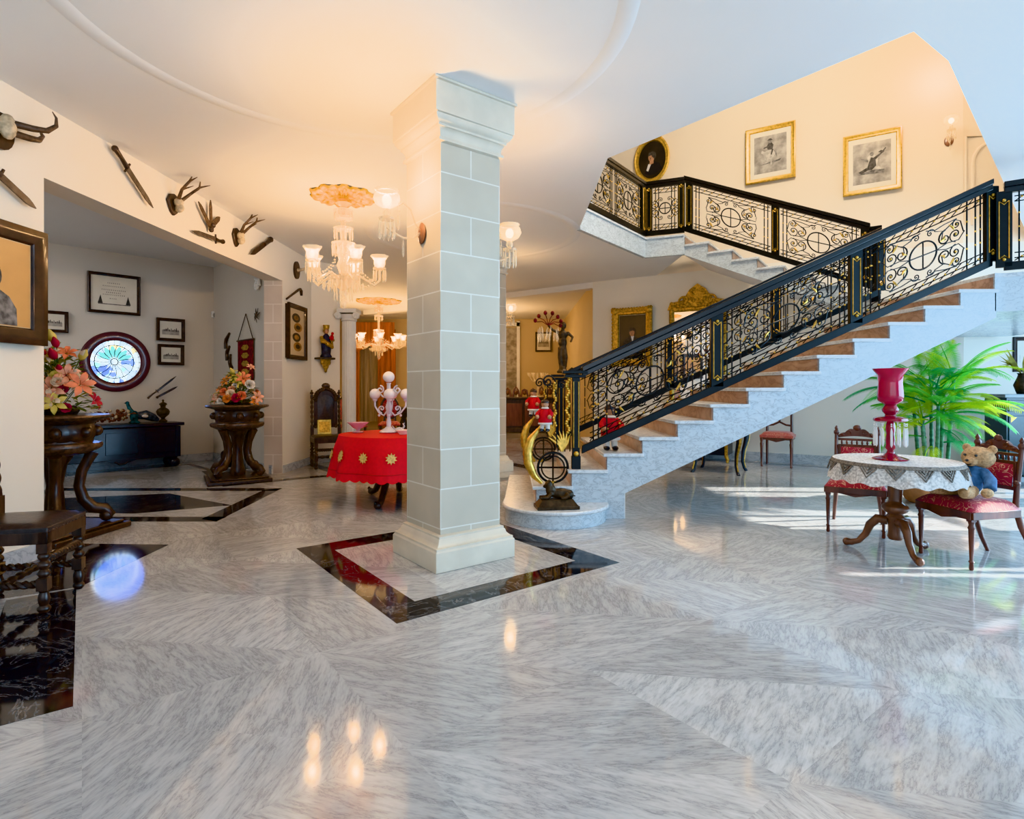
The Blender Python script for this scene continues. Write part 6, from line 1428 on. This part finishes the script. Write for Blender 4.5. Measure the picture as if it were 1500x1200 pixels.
# low dark gilt commode at wall below mirror
u=WB.sz(1045,600)[0]
t=E('gilt_commode','dark commode with gilt corners against the wall below the mirror','cabinet',WB.at(u-.20,0,.30),WB.rz)
mb=MB(); mb.box((0,0,.48),(1.1,.45,.72)); B(mb,'body',m_ebony,t,bev=.01); mb=MB(); mb.box((0,-.01,.86),(1.2,.52,.04)); B(mb,'marble_top',m_base,t,bev=.006)
mb=MB()
for s in(-1,1): mb.box((s*.53,-.23,.48),(.05,.03,.72)); mb.tube([(s*.53,-.25,.12),(s*.56,-.27,.06),(s*.56,-.28,0)],[.035,.03,.02],6)
for z in (.3,.6): mb.tube([(-.3,-.235,z),(0,-.24,z-.04),(.3,-.235,z)],.01,5)
B(mb,'gilt_mounts',m_goldf,t)
# ------------------------------------------------------------ dining room glimpses
def curtain(label,x0,x1,z0,z1,y,mat,name='curtain',fold=.05,per=.16):
    mb=MB(); L=abs(x1-x0); nn=int(L/.03); mb.surf(lambda u,v:(x0+(x1-x0)*u,y+fold*sin(2*PI*u*L/per)*(.6+.4*(1-v)),z0+(z1-z0)*v),nn,3); o=B(mb,name,mat,None); return tag(o,label,'curtain')
def dx(px,Y): return (px-750)/F*Y
Yd=17.75
curtain('sheer striped curtain at the far dining room window',dx(529,Yd),dx(558,Yd),.25,2.6,Yd,m_sheer)
curtain('rust brown curtain left of the sheer in the far dining room',dx(508,Yd),dx(530,Yd),.05,3.1,Yd-.25,m_curt)
curtain('rust brown curtain right of the sheer in the far dining room',dx(556,Yd),dx(582,Yd),.05,3.1,Yd-.25,m_curt)
mb=MB(); x0,x1=dx(508,Yd),dx(582,Yd)
mb.surf(lambda u,v:(x0+(x1-x0)*u,Yd-.45+.03*sin(u*40),3.3-(.75+.25*abs(sin(PI*u*2)))*v*.9),60,4); o=B(mb,'pelmet_drape',m_curt,None); tag(o,'rust brown swagged drape above the far dining room window','curtain')
def dining_chair(label,loc,rz):
    t=E('dining_chair',label,'chair',loc,rz); mb=MB(); mb.surf(lambda u,v:((u-.5)*.5,(v-.5)*.48,.44+.07*((1-abs(2*u-1)**4)*(1-abs(2*v-1)**4))**.5),8,8); mb.box((0,0,.43),(.5,.48,.03)); B(mb,'seat',m_dam,t)
    mb=MB(); mb.lathe([(.001,-.03),(.15,-.03),(.19,0),(.15,.02),(.001,.02)],(0,.26,.82),20,cap=False,axis=(0,-1,0)); mb.v=[V((p.x,p.y,.82+(p.z-.82)*1.25)) for p in mb.v]; B(mb,'back_cushion',m_dam,t)
    mb=MB(); mb.tube([(.20*cos(a*PI/12),.26,.82+.26*sin(a*PI/12)) for a in range(24)],.028,6,closed=True); mb.tube([(-.14,.24,.42),(-.12,.26,.62)],.025,6); mb.tube([(.14,.24,.42),(.12,.26,.62)],.025,6); B(mb,'back_frame',m_wood,t)
    for sx in(-1,1):
        for sy in(-1,1): mb=MB(); mb.tube([(sx*.21,sy*.2,.42),(sx*.2,sy*.19,.2),(sx*.23,sy*.22,0)],[.03,.018,.02],6); B(mb,'leg',m_wood,t)
    return t
dining_chair('red oval-backed dining chair glimpsed beyond the white fluted column',(-3.55,12.6,0),math.radians(75))
d2=dining_chair('dark red-seated dining chair behind the candelabra',(-2.9,13.4,0),math.radians(10))
t=E('dining_table','long dark dining table in the far room','table',(-2.0,14.9,0),0)
mb=MB(); mb.box((0,0,.76),(2.6,1.1,.05)); mb.box((0,0,.70),(2.4,.95,.08)); B(mb,'tabletop',m_wood,t,bev=.01)
for sx in(-1,1):
    mb=MB(); mb.lathe([(.25,0),(.2,.05),(.08,.1),(.12,.3),(.07,.5),(.15,.66)],(sx*.85,0,0),14); B(mb,'leg',m_wood,t)
t=E('carved_sideboard','long dark carved sideboard in the far room right of the column','sideboard',(.75,14.9,0),0)
t.location=(.62,16.6,0); t.matrix_basis=Matrix.Translation(V((.62,16.6,0)))
mb=MB(); mb.box((0,0,.55),(1.8,.5,.85)); mb.box((0,-.02,1.0),(1.9,.56,.05)); mb.box((0,0,.07),(1.85,.54,.12)); B(mb,'body',m_wood,t,bev=.01)
for i in range(3): mb=MB(); mb.box((-.58+i*.58,-.26,.52),(.5,.03,.65)); mb.ball((-.58+i*.58+.18,-.29,.52),.02,6); B(mb,'door',m_woodm,t,bev=.006)
mb=MB(); 
for i in range(7): x=-.75+i*.25; mb.tube([(x-.1,.1,1.03),(x-.06,.1,1.22),(x,.1,1.28+.05*sin(i*2)),(x+.06,.1,1.22),(x+.1,.1,1.03)],.03,6); mb.ball((x,.08,1.15),(.06,.03,.07),8)
B(mb,'carved_gallery',m_woodm,t)
WD=Wall((-9,17.995),(1,0))
frame(WD,783,800,482,510,'framed_picture','white-matted picture on the far dining room wall right of the column','picture',m_dframe,.05,art_landscape,uz=(WD.at(9+1.0,2.75),.52,.62),back=m_paperw)
mb=MB(); mb.box((.2,17.93,1.7),(.10,.08,3.4)); mb.box((-.75,17.93,1.7),(.10,.08,3.4)); mb.box((-.28,17.93,3.3),(1.05,.08,.12)); S(mb,'door_2',m_plaster,'pale door casing on the far dining wall door')
mb=MB(); mb.box((-.28,17.96,1.6),(.86,.04,3.2)); S(mb,'door_3',m_paperb,'grey panelled far dining room door')
# tall crystal candelabra on the sideboard
t=E('crystal_candelabra','tall crystal candelabra on the far carved sideboard','candelabra',(.75,16.5,1.032))
mb=MB(); mb.lathe([(.12,0),(.04,.05),(.03,.3),(.05,.4),(.02,.7)],n=12); 
for i in range(6): a=i*PI/3; mb.tube([(0,0,.5),(.15*cos(a),.15*sin(a),.45),(.25*cos(a),.25*sin(a),.6)],.015,5); mb.lathe([(.03,.6),(.06,.7)],(.25*cos(a),.25*sin(a),0),8)
B(mb,'crystal_branches',m_crysw,t)
# folded ladder/guitar-like stand behind pier planter
t=E('leaning_guitar','dark stringed instrument leaning in the side room corner behind the pedestal','instrument',(-4.55,9.05,0),math.radians(-30))
mb=MB(); mb.lathe([(.001,-.04),(.13,-.04),(.15,0),(.13,.04),(.001,.04)],(0,0,.17),20,cap=False,axis=(.15,1,.2)); B(mb,'body',m_ebony,t)
mb=MB(); mb.bar((.02,.03,.28),(.22,.10,.82),.045,.02); mb.bar((.22,.10,.82),(.26,.12,.95),.07,.02); B(mb,'neck',m_wood,t)
# ------------------------------------------------------------ lights, camera
def point(loc,e,col,r=.08):
    l=bpy.data.lights.new('lamp','POINT'); l.energy=e; l.color=col; l.shadow_soft_size=r; o=bpy.data.objects.new('lamp_and_fill_light',l); o.location=loc; C.objects.link(o)
def area(loc,rot,sx,sy,e,col):
    l=bpy.data.lights.new('area','AREA'); l.shape='RECTANGLE'; l.size=sx; l.size_y=sy; l.energy=e; l.color=col; o=bpy.data.objects.new('window_and_fill_light',l); o.location=loc; o.rotation_euler=rot; C.objects.link(o)
WARM=(1,.62,.30); COOL=(.42,.71,1)
for (x,y,z,n_) in BULBS: point((x,y,z+.03),(17 if n_==5 else 15),WARM,.035)
point((-.92,4.07,2.80),40,WARM,.06); point((0.02,4.79,2.80),14,WARM,.06); point((-.03,9.25,2.78),12,WARM,.06)
point((-.3,15.5,2.6),60,WARM,.3)  # warm point light in the far room, with no fixture
point((6.3,8.3,6.0),45,WARM,.2); point((3.5,6.5,6.6),420,(1,.84,.64),.8)  # second one is a warm fill added for the upper storey, no fixture
area((8.45,1.8,1.7),(0,PI/2,0),2.6,6.5,460,COOL)
area((8.45,5.6,1.7),(0,PI/2,0),2.6,2.6,170,COOL)
area((1,-4.5,2.0),(PI/2,0,0),9,2.8,130,(.80,.90,1))  # fill added at the open rear; no window stands there
area((-7.0,5.5,3.2),(PI/5,0,-.3),2,2,60,(.95,.92,.9))  # fill added to brighten the side room
wn_=WSB.at(RU,RZ,.25); l=bpy.data.lights.new('added blue floor glow','SPOT'); l.energy=16; l.color=(.08,.25,1); l.spot_size=1.1; l.spot_blend=.8; l.shadow_soft_size=.32; o=bpy.data.objects.new('window_and_fill_light',l); o.location=wn_; C.objects.link(o); o.rotation_euler=(V((-3.0,4.6,0))-wn_).to_track_quat('-Z','Y').to_euler()  # added blue spot imitating the round window's halo on the floor
s=bpy.data.lights.new('sun','SUN'); s.energy=14; s.color=(1,.95,.86); s.angle=.01; o=bpy.data.objects.new('sun',s); C.objects.link(o)
dv=V((-1,0.03,-.43)); o.rotation_euler=dv.to_track_quat('-Z','Y').to_euler()
w=bpy.data.worlds.new('world'); sc.world=w; w.use_nodes=True
bg=w.node_tree.nodes['Background']; bg.inputs[0].default_value=(.62,.80,1,1); bg.inputs[1].default_value=.7
cam=bpy.data.cameras.new('camera'); cam.sensor_width=36; cam.lens=36*F/1500; cam.shift_y=-32/1500; cam.clip_end=200
co=bpy.data.objects.new('camera',cam); C.objects.link(co); co.location=(0,0,EYE); co.rotation_euler=(PI/2,0,0); sc.camera=co
sc.view_settings.view_transform='Khronos PBR Neutral'; sc.view_settings.exposure=.2
